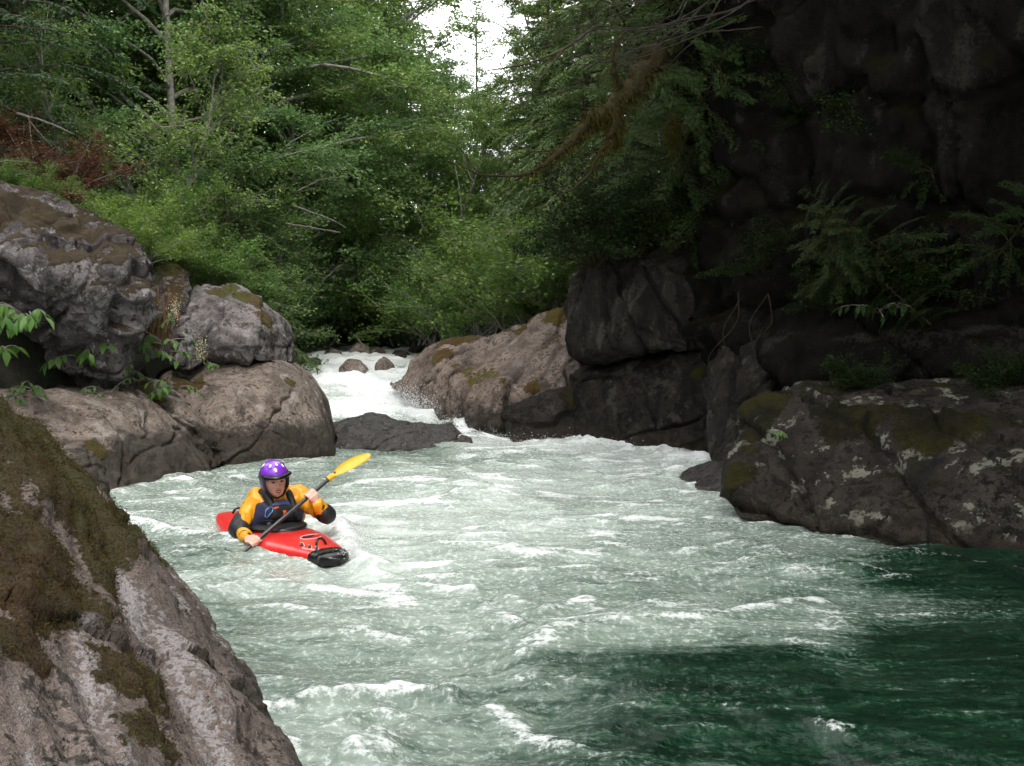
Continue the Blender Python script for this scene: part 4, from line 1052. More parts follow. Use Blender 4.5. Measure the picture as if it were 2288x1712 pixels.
# cockpit rim and spray skirt
RT, RL, RW = 0.475, 0.355 / KL, 0.215
an = np.linspace(0, 2 * np.pi, 56, endpoint=False)
def rim_pt(a, k=1.0, dz=0.0):
    t = RT + RL * k * np.cos(a); w = RW * k * np.sin(a)
    z = 0.125 + 0.015 * np.cos(a) + dz
    return np.stack([KS[0] + KH[0] * KL * t + KP[0] * w, KS[1] + KH[1] * KL * t + KP[1] * w, z], -1)
mb = MB(); ring = rim_pt(np.append(an, an[:2])); mb.tube(ring, 0.016, 8, False); kpart('cockpit_rim', mb.mesh('cockpit_rim'), K_BLK)
SK = [rim_pt(an, 1.04, -0.035), rim_pt(an, 1.05, 0.004), rim_pt(an, 0.98, 0.017), rim_pt(an, 0.86, 0.02)]
tc = np.array([*(KS + KH * KL * 0.435), 0])
for k, (rx, zz) in enumerate(((0.20, 0.17), (0.175, 0.225), (0.165, 0.27))):
    ca = np.stack([KH[0] * 1.0 * np.cos(an) * rx * 0.8 + KP[0] * np.sin(an) * rx, KH[1] * np.cos(an) * rx * 0.8 + KP[1] * np.sin(an) * rx, 0 * an + zz], -1)
    SK.append(tc + ca)
V = np.vstack(SK); n = len(an)
F = [(i * n + j, i * n + (j + 1) % n, (i + 1) * n + (j + 1) % n, (i + 1) * n + j) for i in range(len(SK) - 1) for j in range(n)]
kpart('spray_skirt', mesh_np('spray_skirt', V, F), K_NEO)
# grab loops
def loop_pts(t, h, w, s=0.0, lean=0.0):
    a = np.linspace(0, np.pi, 12)
    base = k_world(np.array([t]), np.array([s]), deck_z(np.array([t]), np.array([s])))[0]
    return base + np.outer(np.cos(a) * w, [*KP, 0]) + np.outer(np.sin(a) * h, [KH[0] * lean, KH[1] * lean, 1]) - np.array([0, 0, 0.008])
for t, lean in ((0.875, -0.5), (0.13, 0.4)):
    mb = MB(); mb.tube(loop_pts(t, 0.05, 0.035, 0.0, lean), 0.009, 7); kpart('grab_loop', mb.mesh('grab_loop'), K_BLK)
# painted marks on the fore deck, found at their photo places
TT, SS = np.meshgrid(np.linspace(0.62, 0.92, 240), np.linspace(-0.95, 0.95, 300), indexing='ij')
GW = k_world(TT.ravel(), SS.ravel(), deck_z(TT.ravel(), SS.ravel()))
def to_px(Wp):
    r = Wp - np.array([0, 0, CAMH])
    dep = r[:, 1] * math.cos(TH) - r[:, 2] * math.sin(TH)
    up = r[:, 1] * math.sin(TH) + r[:, 2] * math.cos(TH)
    return CX + r[:, 0] / dep * FPX, CY - up / dep * FPX
GX, GY = to_px(GW)
def deck_at(px, py):
    k = np.argmin((GX - px) ** 2 + (GY - py) ** 2)
    return GW[k] + np.array([0, -0.002, 0.006])
def deck_line(pts, r, name, mat):
    mb = MB(); p = np.array([deck_at(*q) for q in pts])
    mb.tube(p, r, 5); return kpart(name, mb.mesh(name), mat)
u2p = lambda u, v: (400 + u / 4.424, 960 + v / 4.424)
el = [u2p(1305 + 108 * math.cos(a) , 1042 - 22 * math.sin(a) - 18 * math.cos(a) * 0.7) for a in np.linspace(0, 2 * np.pi, 20)]
logo = deck_line(el, 0.0028, 'oval_logo', K_WHT)
sq = [(1225, 1050), (1235, 1040), (1245, 1052), (1255, 1036), (1265, 1048), (1275, 1034), (1285, 1044), (1295, 1032), (1305, 1040), (1318, 1028), (1332, 1034)]
deck_line([u2p(*q) for q in sq], 0.0055, 'logo_lettering', K_DRK)
for fx, fy, sc_ in ((1205, 1120, 1.0), (1285, 1138, 0.85), (1355, 1150, 0.8)):
    out = [(-80, 22), (-30, 22), (10, 14), (-5, -22), (20, -16), (34, 8), (30, 24), (0, 34), (-50, 30), (-80, 22)]
    deck_line([u2p(fx + a * sc_, fy + b * sc_) for a, b in out], 0.0024, 'fin_mark', K_WHT)
    deck_line([u2p(fx + a * sc_, fy + b * sc_) for a, b in [(-10, 16), (12, 4), (8, -10), (18, 10), (-2, 20)]], 0.008, 'fin_mark_fill', K_DRK)  # dark fill inside each printed fin outline

# ================================================================ paddle
RHAND, PTIP = P(569, 1213, 7.36), P(817, 1000, 8.02)
LHAND = RHAND + (PTIP - RHAND) * 0.478
PA = (LHAND - RHAND) / np.linalg.norm(LHAND - RHAND)
K_SHAFT = plain('carbon_shaft', (0.028, 0.030, 0.033), 0.32, 0.5, 0.3, 40)
K_YEL = plain('yellow_blade', (0.66, 0.36, 0.008), 0.35, 0.5, 0.12, 25, 0.1)
view = -P(760, 1050, 1.0) + np.array([0, 0, CAMH]); view /= np.linalg.norm(view)
side = np.cross(PA, view); side /= np.linalg.norm(side)
nview = np.cross(side, PA)
tip = PTIP
neck = tip - PA * 0.385
low_neck = RHAND - PA * 0.33
low_tip = low_neck - PA * 0.44
paddle = link('paddle', None, loc=tuple(RHAND))
tag(paddle, 'double-bladed paddle with yellow blades and dark shaft held by the paddler', 'paddle')
PI_ = Matrix.Translation(Vector(RHAND)).inverted()
def ppart(name, me, mat, parent=None):
    me.transform(PI_); o = link(name, me, mat); o.parent = parent or paddle; return o
mb = MB(); mb.tube(np.linspace(low_neck - PA * 0.08, neck + PA * 0.06, 14), 0.0155, 10); ppart('shaft', mb.mesh('shaft'), K_SHAFT)
def blade(n0, axis, wdir, name):
    nd = np.cross(axis, wdir)
    prof = [(-0.03, .017, .017), (0.02, .02, .02), (0.05, .035, .032), (0.09, .06, .05), (0.14, .078, .068), (0.20, .090, .080), (0.27, .095, .085), (0.34, .088, .080), (0.39, .070, .064), (0.425, .045, .038), (0.44, .012, .010)]
    V, F = [], []
    m = 13
    for (l, wa, wb) in prof:
        for k in range(m):
            s = -1 + 2 * k / (m - 1)
            w = (wa if s > 0 else wb) * s
            rib = 0.011 * math.exp(-(w / 0.011) ** 2) * max(0.0, 1 - l / 0.36)
            cup = 0.16 * w * w / 0.09 + 0.05 * max(0, l - 0.1) ** 2 / 0.1
            for top in (1, -1):
                th = 0.004 * (1 - abs(s) ** 3) + 0.0012 + (0.010 if l < 0.03 else 0)
                V.append(n0 + axis * (l * 0.875) + wdir * w + nd * (cup + top * (th + rib)))
    def ix(i, k, t): return (i * m + k) * 2 + t
    for i in range(len(prof) - 1):
        for k in range(m - 1):
            F.append((ix(i, k, 0), ix(i, k + 1, 0), ix(i + 1, k + 1, 0), ix(i + 1, k, 0)))
            F.append((ix(i, k, 1), ix(i + 1, k, 1), ix(i + 1, k + 1, 1), ix(i, k + 1, 1)))
        F.append((ix(i, 0, 0), ix(i + 1, 0, 0), ix(i + 1, 0, 1), ix(i, 0, 1)))
        F.append((ix(i, m - 1, 0), ix(i, m - 1, 1), ix(i + 1, m - 1, 1), ix(i + 1, m - 1, 0)))
    return mesh_np(name, V, F)
wd = side * math.cos(1.05) + nview * math.sin(1.05)
ppart('blade', blade(neck, PA, wd, 'blade'), K_YEL)
ppart('blade', blade(low_neck, -PA, side * math.cos(0.5) + nview * math.sin(0.5), 'blade'), K_YEL)

# ================================================================ person
_sp = None
def ball(c, r, sx=1, sy=1, sz=1):
    global _sp
    if _sp is None:
        b = bmesh.new(); bmesh.ops.create_icosphere(b, subdivisions=2, radius=1.0)
        _sp = np.array([v.co[:] for v in b.verts]); b.free()
    return np.asarray(c, float) + _sp * np.array([r * sx, r * sy, r * sz])
def cap(bm, *balls):
    """convex body round a few balls (centre, radius)"""
    hull_bm(bm, [tuple(p) for c, r in balls for p in ball(c, r)])
FW = np.array([KH[0], KH[1], 0.0])                     # the way the boat points
AC = np.array([KP[0], KP[1], 0.0])                     # towards the viewer's right
hip = np.array([*(KS + KH * KL * 0.43), 0.10])
J = dict(rs=P(577, 1113, 7.80), ls=P(668, 1106, 7.88), re=P(535, 1180, 7.66), le=P(727, 1148, 7.74), rw=P(552, 1203, 7.48), lw=P(706, 1124, 7.66))
chest = (J['rs'] + J['ls']) / 2 + np.array([0.0, -0.02, -0.14])
nk = (J['rs'] + J['ls']) / 2 + np.array([-0.02, -0.05, 0.035])
HC = P(614, 1072, 7.70)                                # middle of the head
hf = np.array([0.46, -0.86, -0.20]); hf /= np.linalg.norm(hf)
hu = np.array([-0.07, -0.12, 1.0]); hu -= hf * (hu @ hf); hu /= np.linalg.norm(hu)
hs = np.cross(hf, hu); hs = -hs if hs[0] < 0 else hs    # to the viewer's right
def hp(x, y, z): return HC + hs * x + hf * y + hu * z  # head space: right, forward, up (metres)
def egg(bm, c, rx, ry, rz):
    if _sp is None: ball((0, 0, 0), 1)
    hull_bm(bm, [tuple(c + hs * p[0] * rx + hf * p[1] * ry + hu * p[2] * rz) for p in _sp])
def hand(bm, S, wrist, flip):
    """a fist closed round the shaft at S, coming from the wrist"""
    e1 = wrist - S; e1 -= PA * (e1 @ PA); e1 /= np.linalg.norm(e1)
    e2 = np.cross(PA, e1) * flip
    def pol(r, th, u): return S + PA * u + (e1 * math.cos(th) + e2 * math.sin(th)) * r
    kn = [pol(0.043, 0.75, u) for u in (-0.034, -0.011, 0.012, 0.034)]
    cap(bm, (wrist, 0.024), (kn[0], 0.012), (kn[3], 0.012), (pol(0.034, -0.25, 0.03), 0.013), (pol(0.034, -0.25, -0.03), 0.013))
    for u, k, ln in zip((-0.034, -0.011, 0.012, 0.034), kn, (0.9, 1.0, 1.03, 0.95)):
        c = [k, pol(0.034, 1.75 * ln, u * 1.02), pol(0.028, 2.9 * ln, u * 1.02), pol(0.026, 3.7 * ln, u)]
        for a, b, r in zip(c[:-1], c[1:], (0.0098, 0.0092, 0.0082)): cap(bm, (a, r), (b, r * 0.93))
    t = [pol(0.036, -0.3, 0.032), pol(0.033, -1.0, 0.048), pol(0.028, -1.9, 0.050), pol(0.026, -2.6, 0.044)]
    for a, b, r in zip(t[:-1], t[1:], (0.0125, 0.0108, 0.0095)): cap(bm, (a, r), (b, r * 0.9))
bm = bmesh.new()
cap(bm, (hip + AC * 0.07, 0.10), (hip - AC * 0.07, 0.10), (chest + AC * 0.07, 0.105), (chest - AC * 0.07, 0.105))
cap(bm, (chest + AC * 0.06, 0.10), (chest - AC * 0.06, 0.10), (J['rs'], 0.05), (J['ls'], 0.05), (nk, 0.05))
cap(bm, (hip + AC * 0.09 - [0, 0, .07], 0.06), (hip + AC * 0.14 + FW * 0.38 - [0, 0, 0.11], 0.05))
cap(bm, (hip - AC * 0.09 - [0, 0, .07], 0.06), (hip - AC * 0.14 + FW * 0.38 - [0, 0, 0.11], 0.05))
for s_, e_, w_ in (('rs', 're', 'rw'), ('ls', 'le', 'lw')):
    cap(bm, (J[s_], 0.058), (J[e_], 0.042)); cap(bm, (J[e_], 0.042), (J[w_], 0.027))
hand(bm, RHAND, J['rw'], 1.0); hand(bm, LHAND, J['lw'], -1.0)
cap(bm, (nk, 0.058), (hp(0, -0.02, -0.075), 0.055))
egg(bm, hp(0, -0.012, 0.038), 0.073, 0.094, 0.078)
hull_bm(bm, [tuple(q) for c, r in ((hp(-0.052, 0.03, -0.005), .022), (hp(0.052, 0.03, -0.005), .022), (hp(-0.046, 0.02, -0.06), .020), (hp(0.046, 0.02, -0.06), .020), (hp(0, 0.060, -0.094), .019), (hp(-0.02, 0.058, -0.090), .016), (hp(0.02, 0.058, -0.090), .016), (hp(0, 0.062, 0.03), .03), (hp(-0.03, 0.06, -0.03), .022), (hp(0.03, 0.06, -0.03), .022)) for q in ball(c, r)])
cap(bm, (hp(0, 0.085, 0.018), 0.008), (hp(0, 0.104, -0.022), 0.0125), (hp(0, 0.084, -0.03), 0.012))                    # nose
cap(bm, (hp(-0.016, 0.088, -0.026), 0.009), (hp(0.016, 0.088, -0.026), 0.009))
cap(bm, (hp(-0.05, 0.068, 0.034), 0.010), (hp(-0.014, 0.084, 0.034), 0.010)); cap(bm, (hp(0.05, 0.068, 0.034), 0.010), (hp(0.014, 0.084, 0.034), 0.010))   # brow
cap(bm, (hp(-0.022, 0.074, -0.064), 0.009), (hp(0.022, 0.074, -0.064), 0.009))                                           # lips
for sx in (-1, 1): cap(bm, (hp(sx * 0.078, -0.01, 0.012), 0.012), (hp(sx * 0.079, -0.008, -0.022), 0.010))                  # ears
V, F = remesh_np(bm, 0.0055, 0, 3)
for sx in (-1, 1):                                                                                                           # eye sockets
    c = hp(sx * 0.031, 0.088, 0.012)
    V = V - np.outer(0.010 * np.exp(-(np.linalg.norm(V - c, axis=1) / 0.016) ** 2), hf)
skin, nt, bs = new_mat('skin')
po = N(nt, 'ShaderNodeNewGeometry').outputs['Position']
nt.links.new(mixc(nt, mapr(nt, noise(nt, po, 22, 4), 0.35, 0.65), (0.56, 0.29, 0.225), (0.68, 0.42, 0.33)), bs.inputs['Base Color'])
bs.inputs['Roughness'].default_value = 0.42
person = link('person', mesh_np('person', V - hip, F), skin, loc=tuple(hip))
tag(person, 'paddler in purple helmet, yellow jacket and dark vest leaning into a stroke in the kayak', 'person')
QI = Matrix.Translation(Vector(hip)).inverted()
def qpart(name, me, mat, parent=None):
    me.transform(QI); o = link(name, me, mat); o.parent = parent or person; return o
# eyes, brows, mouth
C_EYE = plain('eye_dark', (0.03, 0.022, 0.018), 0.25, 0.5, 0.1)
C_LIP = plain('lip', (0.30, 0.09, 0.075), 0.4, 0.4, 0.15, 40)
C_BRW = plain('brow_hair', (0.16, 0.09, 0.045), 0.8, 0.2, 0.2)
C_TEE = plain('teeth', (0.7, 0.66, 0.6), 0.3, 0.5, 0.05)
for sx in (-1, 1):
    mb = MB(); mb.tube([hp(sx * 0.020, 0.080, 0.009), hp(sx * 0.031, 0.082, 0.011), hp(sx * 0.043, 0.074, 0.009)], [0.003, 0.0062, 0.003], 8); qpart('eye', mb.mesh('eye'), C_EYE)
    mb = MB(); mb.tube([hp(sx * 0.014, 0.093, 0.033), hp(sx * 0.032, 0.090, 0.040), hp(sx * 0.052, 0.076, 0.036)], [0.003, 0.0042, 0.002], 6); qpart('eyebrow', mb.mesh('eyebrow'), C_BRW)
mb = MB(); mb.tube([hp(-0.026, 0.077, -0.058), hp(-0.010, 0.0855, -0.0555), hp(0.010, 0.0855, -0.0555), hp(0.026, 0.077, -0.058)], [0.002, 0.004, 0.004, 0.002], 6)
mb.tube([hp(-0.024, 0.077, -0.064), hp(0, 0.086, -0.073), hp(0.024, 0.077, -0.064)], [0.002, 0.005, 0.002], 6); mo_ = qpart('mouth', mb.mesh('mouth'), C_LIP)
mb = MB(); mb.tube([hp(-0.018, 0.080, -0.061), hp(0, 0.0855, -0.063), hp(0.018, 0.080, -0.061)], [0.002, 0.0042, 0.002], 6); qpart('teeth', mb.mesh('teeth'), C_TEE, mo_)
# jacket: torso and sleeves in yellow, black elbow panels and cuffs
def folds(V, F, a=0.006, s=16, seed=3):
    n = vnormals(V, F)
    return V + n * (a * (1 - 2 * np.abs(pn(V * np.array([s, s, s * 0.45]), seed))) + 0.6 * a * pn(V * 9, seed + 1))[:, None]
bm = bmesh.new()
cap(bm, (hip + AC * 0.10 + [0, 0, .1], 0.115), (hip - AC * 0.10 + [0, 0, .1], 0.115), (chest + AC * 0.09, 0.115), (chest - AC * 0.09, 0.115))
cap(bm, (chest + AC * 0.09, 0.11), (chest - AC * 0.09, 0.11), (J['rs'], 0.075), (J['ls'], 0.075), (nk - [0, 0, .02], 0.06))
for s_, e_, w_ in (('rs', 're', 'rw'), ('ls', 'le', 'lw')):
    cap(bm, (J[s_], 0.073), (J[s_] * .5 + J[e_] * .5 + [0, 0, -.010], 0.067), (J[e_], 0.056))
    cap(bm, (J[e_], 0.056), (J[e_] * 0.12 + J[w_] * 0.88, 0.041))
V, F = remesh_np(bm, 0.010, 1, 3)
V = folds(V, F, 0.011, 15, 3)
C_YEL = plain('yellow_nylon', (0.70, 0.30, 0.010), 0.34, 0.4, 0.12, 18, 0.25)
jacket = qpart('jacket', mesh_np('jacket', V, F), C_YEL)
for e_, w_, s_ in (('re', 'rw', 'rs'), ('le', 'lw', 'ls')):
    bm = bmesh.new()
    f1, f0 = J[e_] * 0.86 + J[s_] * 0.14, J[e_] * 0.66 + J[w_] * 0.34
    out = (J[e_] - (J[s_] + J[w_]) / 2); out /= np.linalg.norm(out)
    if e_ == 're':
        cap(bm, (J[e_] * 0.66 + J[s_] * 0.34 + out * 0.024, 0.072), (J[e_] + out * 0.010, 0.076)); cap(bm, (J[e_] + out * 0.008, 0.076), (f0 + out * 0.004, 0.071))
    else:
        cap(bm, (f1 + out * 0.012, 0.073), (J[e_] + out * 0.012, 0.073)); cap(bm, (J[e_] + out * 0.012, 0.073), (J[e_] * 0.86 + J[w_] * 0.14 + out * 0.006, 0.069))
    V, F = remesh_np(bm, 0.010, 1, 2); V = folds(V, F, 0.003, 14, 5)
    qpart('elbow_panel', mesh_np('elbow_panel', V, F), K_NEO, jacket)
    dirw = (J[w_] - J[e_]) / np.linalg.norm(J[w_] - J[e_])
    mb = MB(); mb.tube([J[w_] - dirw * 0.055, J[w_] - dirw * 0.045, J[w_] - dirw * 0.01, J[w_] + dirw * 0.004], [0.046, 0.047, 0.040, 0.034], 16); qpart('cuff', mb.mesh('cuff'), K_NEO, jacket)
mb = MB(); mb.tube([nk + [0, 0, -0.01], nk * .6 + hp(0, -0.02, -0.08) * .4, nk * .3 + hp(0, -0.02, -0.08) * .7], [0.078, 0.066, 0.062], 20, False); qpart('collar', mb.mesh('collar'), K_NEO, jacket)
# life vest
C_NAVY = plain('navy_vest', (0.018, 0.022, 0.060), 0.6, 0.35, 0.35, 16, 0.3)
C_BLUE = plain('blue_panel', (0.085, 0.125, 0.26), 0.6, 0.35, 0.15, 30, 0.2)
C_ORG = plain('orange_tab', (0.60, 0.09, 0.012), 0.5, 0.4, 0.1)
C_CLIP = plain('blue_metal', (0.12, 0.28, 0.60), 0.3, 0.5, 0.1, 20, 0, 0, 0.6)
C_GRY = plain('grey_buckle', (0.20, 0.20, 0.21), 0.4, 0.5, 0.1)
bm = bmesh.new()
vb = chest - (chest - hip) * 0.55
cap(bm, (vb + AC * 0.10 + FW * 0.045, 0.11), (vb - AC * 0.095 + FW * 0.06, 0.114), (chest + AC * 0.08 + FW * 0.05 + [0, 0, .03], 0.10), (chest - AC * 0.075 + FW * 0.07 + [0, 0, .03], 0.102), (chest + AC * 0.05 + FW * 0.07 + [0, 0, .07], 0.06), (chest - AC * 0.05 + FW * 0.07 + [0, 0, .07], 0.06), (hip + AC * 0.11 + [0, 0, .14], 0.11), (hip - AC * 0.09 + FW * 0.03 + [0, 0, .14], 0.11))
V, F = remesh_np(bm, 0.012, 1, 3); V = folds(V, F, 0.004, 12, 8)
vest = qpart('life_vest', mesh_np('life_vest', V, F), C_NAVY)
VV = V.copy()
def on_vest(px, py, off=0.008):
    """the spot on the vest that shows at a photo place"""
    X, Y = to_px(VV)
    dep = VV[:, 1]
    k = np.argmin((X - px) ** 2 + (Y - py) ** 2 + (dep - dep.min()) * 400)
    d = -(VV[k] - np.array([0, 0, CAMH])); d /= np.linalg.norm(d)
    return VV[k] + d * off
def vpatch(corners, name, mat, n=7, off=0.010, th=0.012):
    c = [np.array(q, float) for q in corners]
    G = []
    for i in range(n):
        for j in range(n):
            a, b = i / (n - 1), j / (n - 1)
            q = c[0] * (1 - a) * (1 - b) + c[1] * a * (1 - b) + c[2] * a * b + c[3] * (1 - a) * b
            rim = 0.0 if 0 < i < n - 1 and 0 < j < n - 1 else -th
            G.append(on_vest(q[0], q[1], off + rim))
    F = [(i * n + j, i * n + j + 1, (i + 1) * n + j + 1, (i + 1) * n + j) for i in range(n - 1) for j in range(n - 1)]
    return qpart(name, mesh_np(name, G, F), mat, vest)
U = lambda *q: [u2p(*a) for a in q]
vpatch(U((890, 690), (1080, 665), (1095, 735), (905, 755)), 'chest_panel', C_BLUE, 8, 0.014)
vpatch(U((900, 765), (1110, 750), (1120, 880), (905, 900)), 'chest_pocket', K_NEO, 8, 0.02)
vpatch(U((940, 765), (990, 757), (992, 775), (945, 782)), 'orange_tab', C_ORG, 4, 0.030, 0.003)
vpatch(U((1030, 800), (1062, 795), (1066, 835), (1036, 842)), 'orange_tab', C_ORG, 4, 0.030, 0.003)
vpatch(U((870, 925), (910, 915), (915, 955), (875, 965)), 'buckle', C_GRY, 4, 0.022, 0.004)
vpatch(U((790, 900), (1180, 880), (1185, 915), (790, 940)), 'waist_belt', K_NEO, 8, 0.013, 0.006)
mb = MB(); mb.tube([on_vest(*u2p(*q), 0.03) for q in ((905, 760), (930, 775), (925, 815), (870, 868), (845, 862), (860, 800), (905, 760))], 0.0045, 6); qpart('carabiner', mb.mesh('carabiner'), C_CLIP, vest)
for s_, sg in (('rs', -1), ('ls', 1)):
    a = nk + AC * sg * 0.085 + [0, 0, 0.012]
    pts = [chest + AC * sg * 0.085 - FW * 0.10 + [0, 0, 0.05], a - FW * 0.055 + [0, 0, -0.01], a + [0, 0, 0.010], a + FW * 0.06 + [0, 0, -0.018], chest + AC * sg * 0.078 + FW * 0.14 + [0, 0, 0.05], chest + AC * sg * 0.08 + FW * 0.15 + [0, 0, -0.02]]
    mb = MB(); mb.tube(pts, [0.022, 0.030, 0.031, 0.031, 0.027, 0.02], 10); qpart('shoulder_strap', mb.mesh('shoulder_strap'), K_NEO, vest)
# helmet
C_PUR = plain('purple_shell', (0.20, 0.035, 0.52), 0.22, 0.5, 0.08, 20, 0, 0.4)
C_VENT_HI = plain('vent_highlight_white', (0.78, 0.78, 0.80), 0.4, 0.4, 0.05)  # white puts the bright highlights into the colour of the vents
V, F = [], []
nu, nv = 36, 14
def hel(a, ph, g=0.0):
    """helmet shell point: a round the head (0 = front), ph from crown down"""
    return hp((0.097 + g) * math.sin(ph) * math.sin(a), -0.012 + (0.122 + g) * math.sin(ph) * math.cos(a), 0.050 + (0.092 + g) * math.cos(ph))
for i in range(nv):
    for j in range(nu):
        a = 2 * math.pi * j / nu
        low = 1.52 + 0.22 * (0.5 - 0.5 * math.cos(a))
        V.append(hel(a, 0.001 + (low - 0.001) * i / (nv - 1)))
for i in range(nv - 1):
    for j in range(nu):
        F.append((i * nu + j, i * nu + (j + 1) % nu, (i + 1) * nu + (j + 1) % nu, (i + 1) * nu + j))
me = bpy.data.meshes.new('helmet'); me.from_pydata([tuple(v) for v in V], [], F)
me.polygons.foreach_set('use_smooth', np.ones(len(me.polygons), bool))
helmet = qpart('helmet', me, C_PUR)
sol = helmet.modifiers.new('thickness', 'SOLIDIFY'); sol.thickness = 0.012; sol.offset = 1
for (a, ph) in ((-0.62, 0.66), (0.12, 0.55), (0.70, 0.80), (-0.12, 0.98), (1.5, 0.75), (-1.5, 0.75), (3.14, 0.8)):
    c = hel(a, ph, 0.013); e = hel(a, ph + 0.02, 0.013) - c; e /= np.linalg.norm(e); b = hel(a + 0.02, ph, 0.013) - c; b /= np.linalg.norm(b)
    nrm = np.cross(e, b); nrm *= np.sign(nrm @ (c - hp(0, 0, 0.03)))
    ring = [c + nrm * 0.001 + e * 0.016 * math.cos(q) + b * 0.0085 * math.sin(q) - nrm * 0.0025 for q in np.linspace(0, 2 * np.pi, 12, endpoint=False)]
    me = bpy.data.meshes.new('vent_highlight'); me.from_pydata([tuple(c + nrm * 0.0022)] + [tuple(r) for r in ring], [], [(0, 1 + k, 1 + (k + 1) % 12) for k in range(12)])
    qpart('vent_highlight', me, C_VENT_HI, helmet)
VZ = []
for r_, dz in ((0.0, 0.004), (0.5, 0.000), (1.0, -0.012)):
    for a in np.linspace(-1.0, 1.0, 18):
        p = hel(a, 1.50, 0.012); o_ = (p - hp(0, -0.012, 0.04)); o_ -= hu * (o_ @ hu); o_ /= np.linalg.norm(o_)
        VZ.append(p + o_ * 0.028 * r_ * (0.25 + 0.75 * math.cos(a)) + hu * (dz + 0.006))
F = [(i * 18 + j, i * 18 + j + 1, (i + 1) * 18 + j + 1, (i + 1) * 18 + j) for i in range(2) for j in range(17)]
vis = qpart('visor', mesh_np('visor', VZ, F), K_BLK, helmet); sl = vis.modifiers.new('thickness', 'SOLIDIFY'); sl.thickness = 0.009
mb = MB(); mb.tube([hel(a, 1.53, 0.004) for a in np.linspace(0, 2 * np.pi, 40)], 0.0055, 8, False); qpart('rim_band', mb.mesh('rim_band'), K_NEO, helmet)
for sx in (-1, 1):
    bm = bmesh.new()
    hull_bm(bm, [tuple(q) for c, r in ((hp(sx * 0.090, 0.035, 0.03), .013), (hp(sx * 0.094, -0.06, 0.03), .013), (hp(sx * 0.084, 0.030, -0.045), .012), (hp(sx * 0.086, -0.035, -0.05), .012), (hp(sx * 0.074, 0.020, -0.075), .009)) for q in ball(c, r)])
    V, F = remesh_np(bm, 0.006, 0, 2); qpart('ear_guard', mesh_np('ear_guard', V, F), K_NEO if sx > 0 else plain('purple_grey_guard', (0.05, 0.04, 0.10), 0.4), helmet)
mb = MB(); mb.tube([hp(-0.076, 0.03, -0.06), hp(-0.045, 0.045, -0.11), hp(0, 0.05, -0.128), hp(0.045, 0.045, -0.11), hp(0.076, 0.03, -0.06)], 0.007, 6); qpart('chin_strap', mb.mesh('chin_strap'), K_NEO, helmet)

kayak.location.z -= 0.018                              # rides low in the foam
# ================================================================ shrubs, ferns and leafy plants
def make_shrub(seed, R=0.8, H=1.0, stems=14, leaves=900, size=0.06, wide=0.7):
    rs = np.random.default_rng(seed)
    wood = MB(); s0, s1 = [], []
    for k in range(stems):
        az = rs.uniform(0, 6.28); el = rs.uniform(0.55, 1.4)
        st = curve((rs.normal() * 0.08 * R, rs.normal() * 0.08 * R, -0.1), (math.cos(az) * math.cos(el), math.sin(az) * math.cos(el), math.sin(el)), rs.uniform(0.6, 1.1) * (H * math.sin(el) + R * math.cos(el)), 7, 0.08, 0.12, rs)
        wood.tube(st, np.linspace(0.011, 0.003, 7) * (0.5 + H * 0.5), 4, False)
        for j in range(5):
            q = along(st, np.array([rs.uniform(0.3, 1.0)]))[0]; a2 = rs.uniform(0, 6.28)
            tw = curve(q, (math.cos(a2), math.sin(a2), 0.2), rs.uniform(0.15, 0.4) * R, 4, 0.1, 0.15, rs)
            wood.tube(tw, np.linspace(0.004, 0.002, 4), 3, False)
            for b in range(3): s0.append(tw[b]); s1.append(tw[b + 1])
        for b in range(2, 6): s0.append(st[b]); s1.append(st[b + 1])
    s0, s1 = np.array(s0), np.array(s1)
    ix = rs.integers(0, len(s0), leaves); t = rs.uniform(0, 1, (leaves, 1))
    pos = s0[ix] * (1 - t) + s1[ix] * t + rs.normal(size=(leaves, 3)) * 0.05 * R
    d = rs.normal(size=(leaves, 3)) * np.array([1, 1, .4]) + np.array([0, 0, -0.2])
    nr = rs.normal(size=(leaves, 3)) * 0.5 + np.array([0, 0, 1.0])
    sz = size * rs.uniform(0.6, 1.3, leaves)
    V, F = leaf_quads(pos, d, nr, sz, sz * wide, 0.15)
    return wood.mesh('stems'), mesh_np('foliage', V, F, False)
SHR = [make_shrub(301, 1.0, 1.3, 22, 8000, 0.045), make_shrub(302, 1.1, 1.0, 24, 8500, 0.042), make_shrub(303, 1.2, 0.8, 24, 7000, 0.052)]
def shrub(px, py, d, s, label, group, mat=None, name='leafy_shrub', z=None, cat='shrub'):
    q = P(px, py, d)
    r = random.Random(int(px * 13 + py * 7))
    e = link(name, None, loc=tuple(q)); e.rotation_euler = (0, 0, r.uniform(0, 6.28)); e.scale = (s, s, s)
    tag(e, label, cat, group)
    me = SHR[r.randrange(3)]
    for nm, m_, mt in (('stems', me[0], BARK_M if 'cliff' in name else BARK_A), ('foliage', me[1], mat or L_SHR)):
        o = bpy.data.objects.new(nm, m_)
        if not m_.materials: m_.materials.append(None)
        o.material_slots[0].link = 'OBJECT'; o.material_slots[0].material = mt
        COL.objects.link(o); o.parent = e
GS = 'shrubs along the left bank'
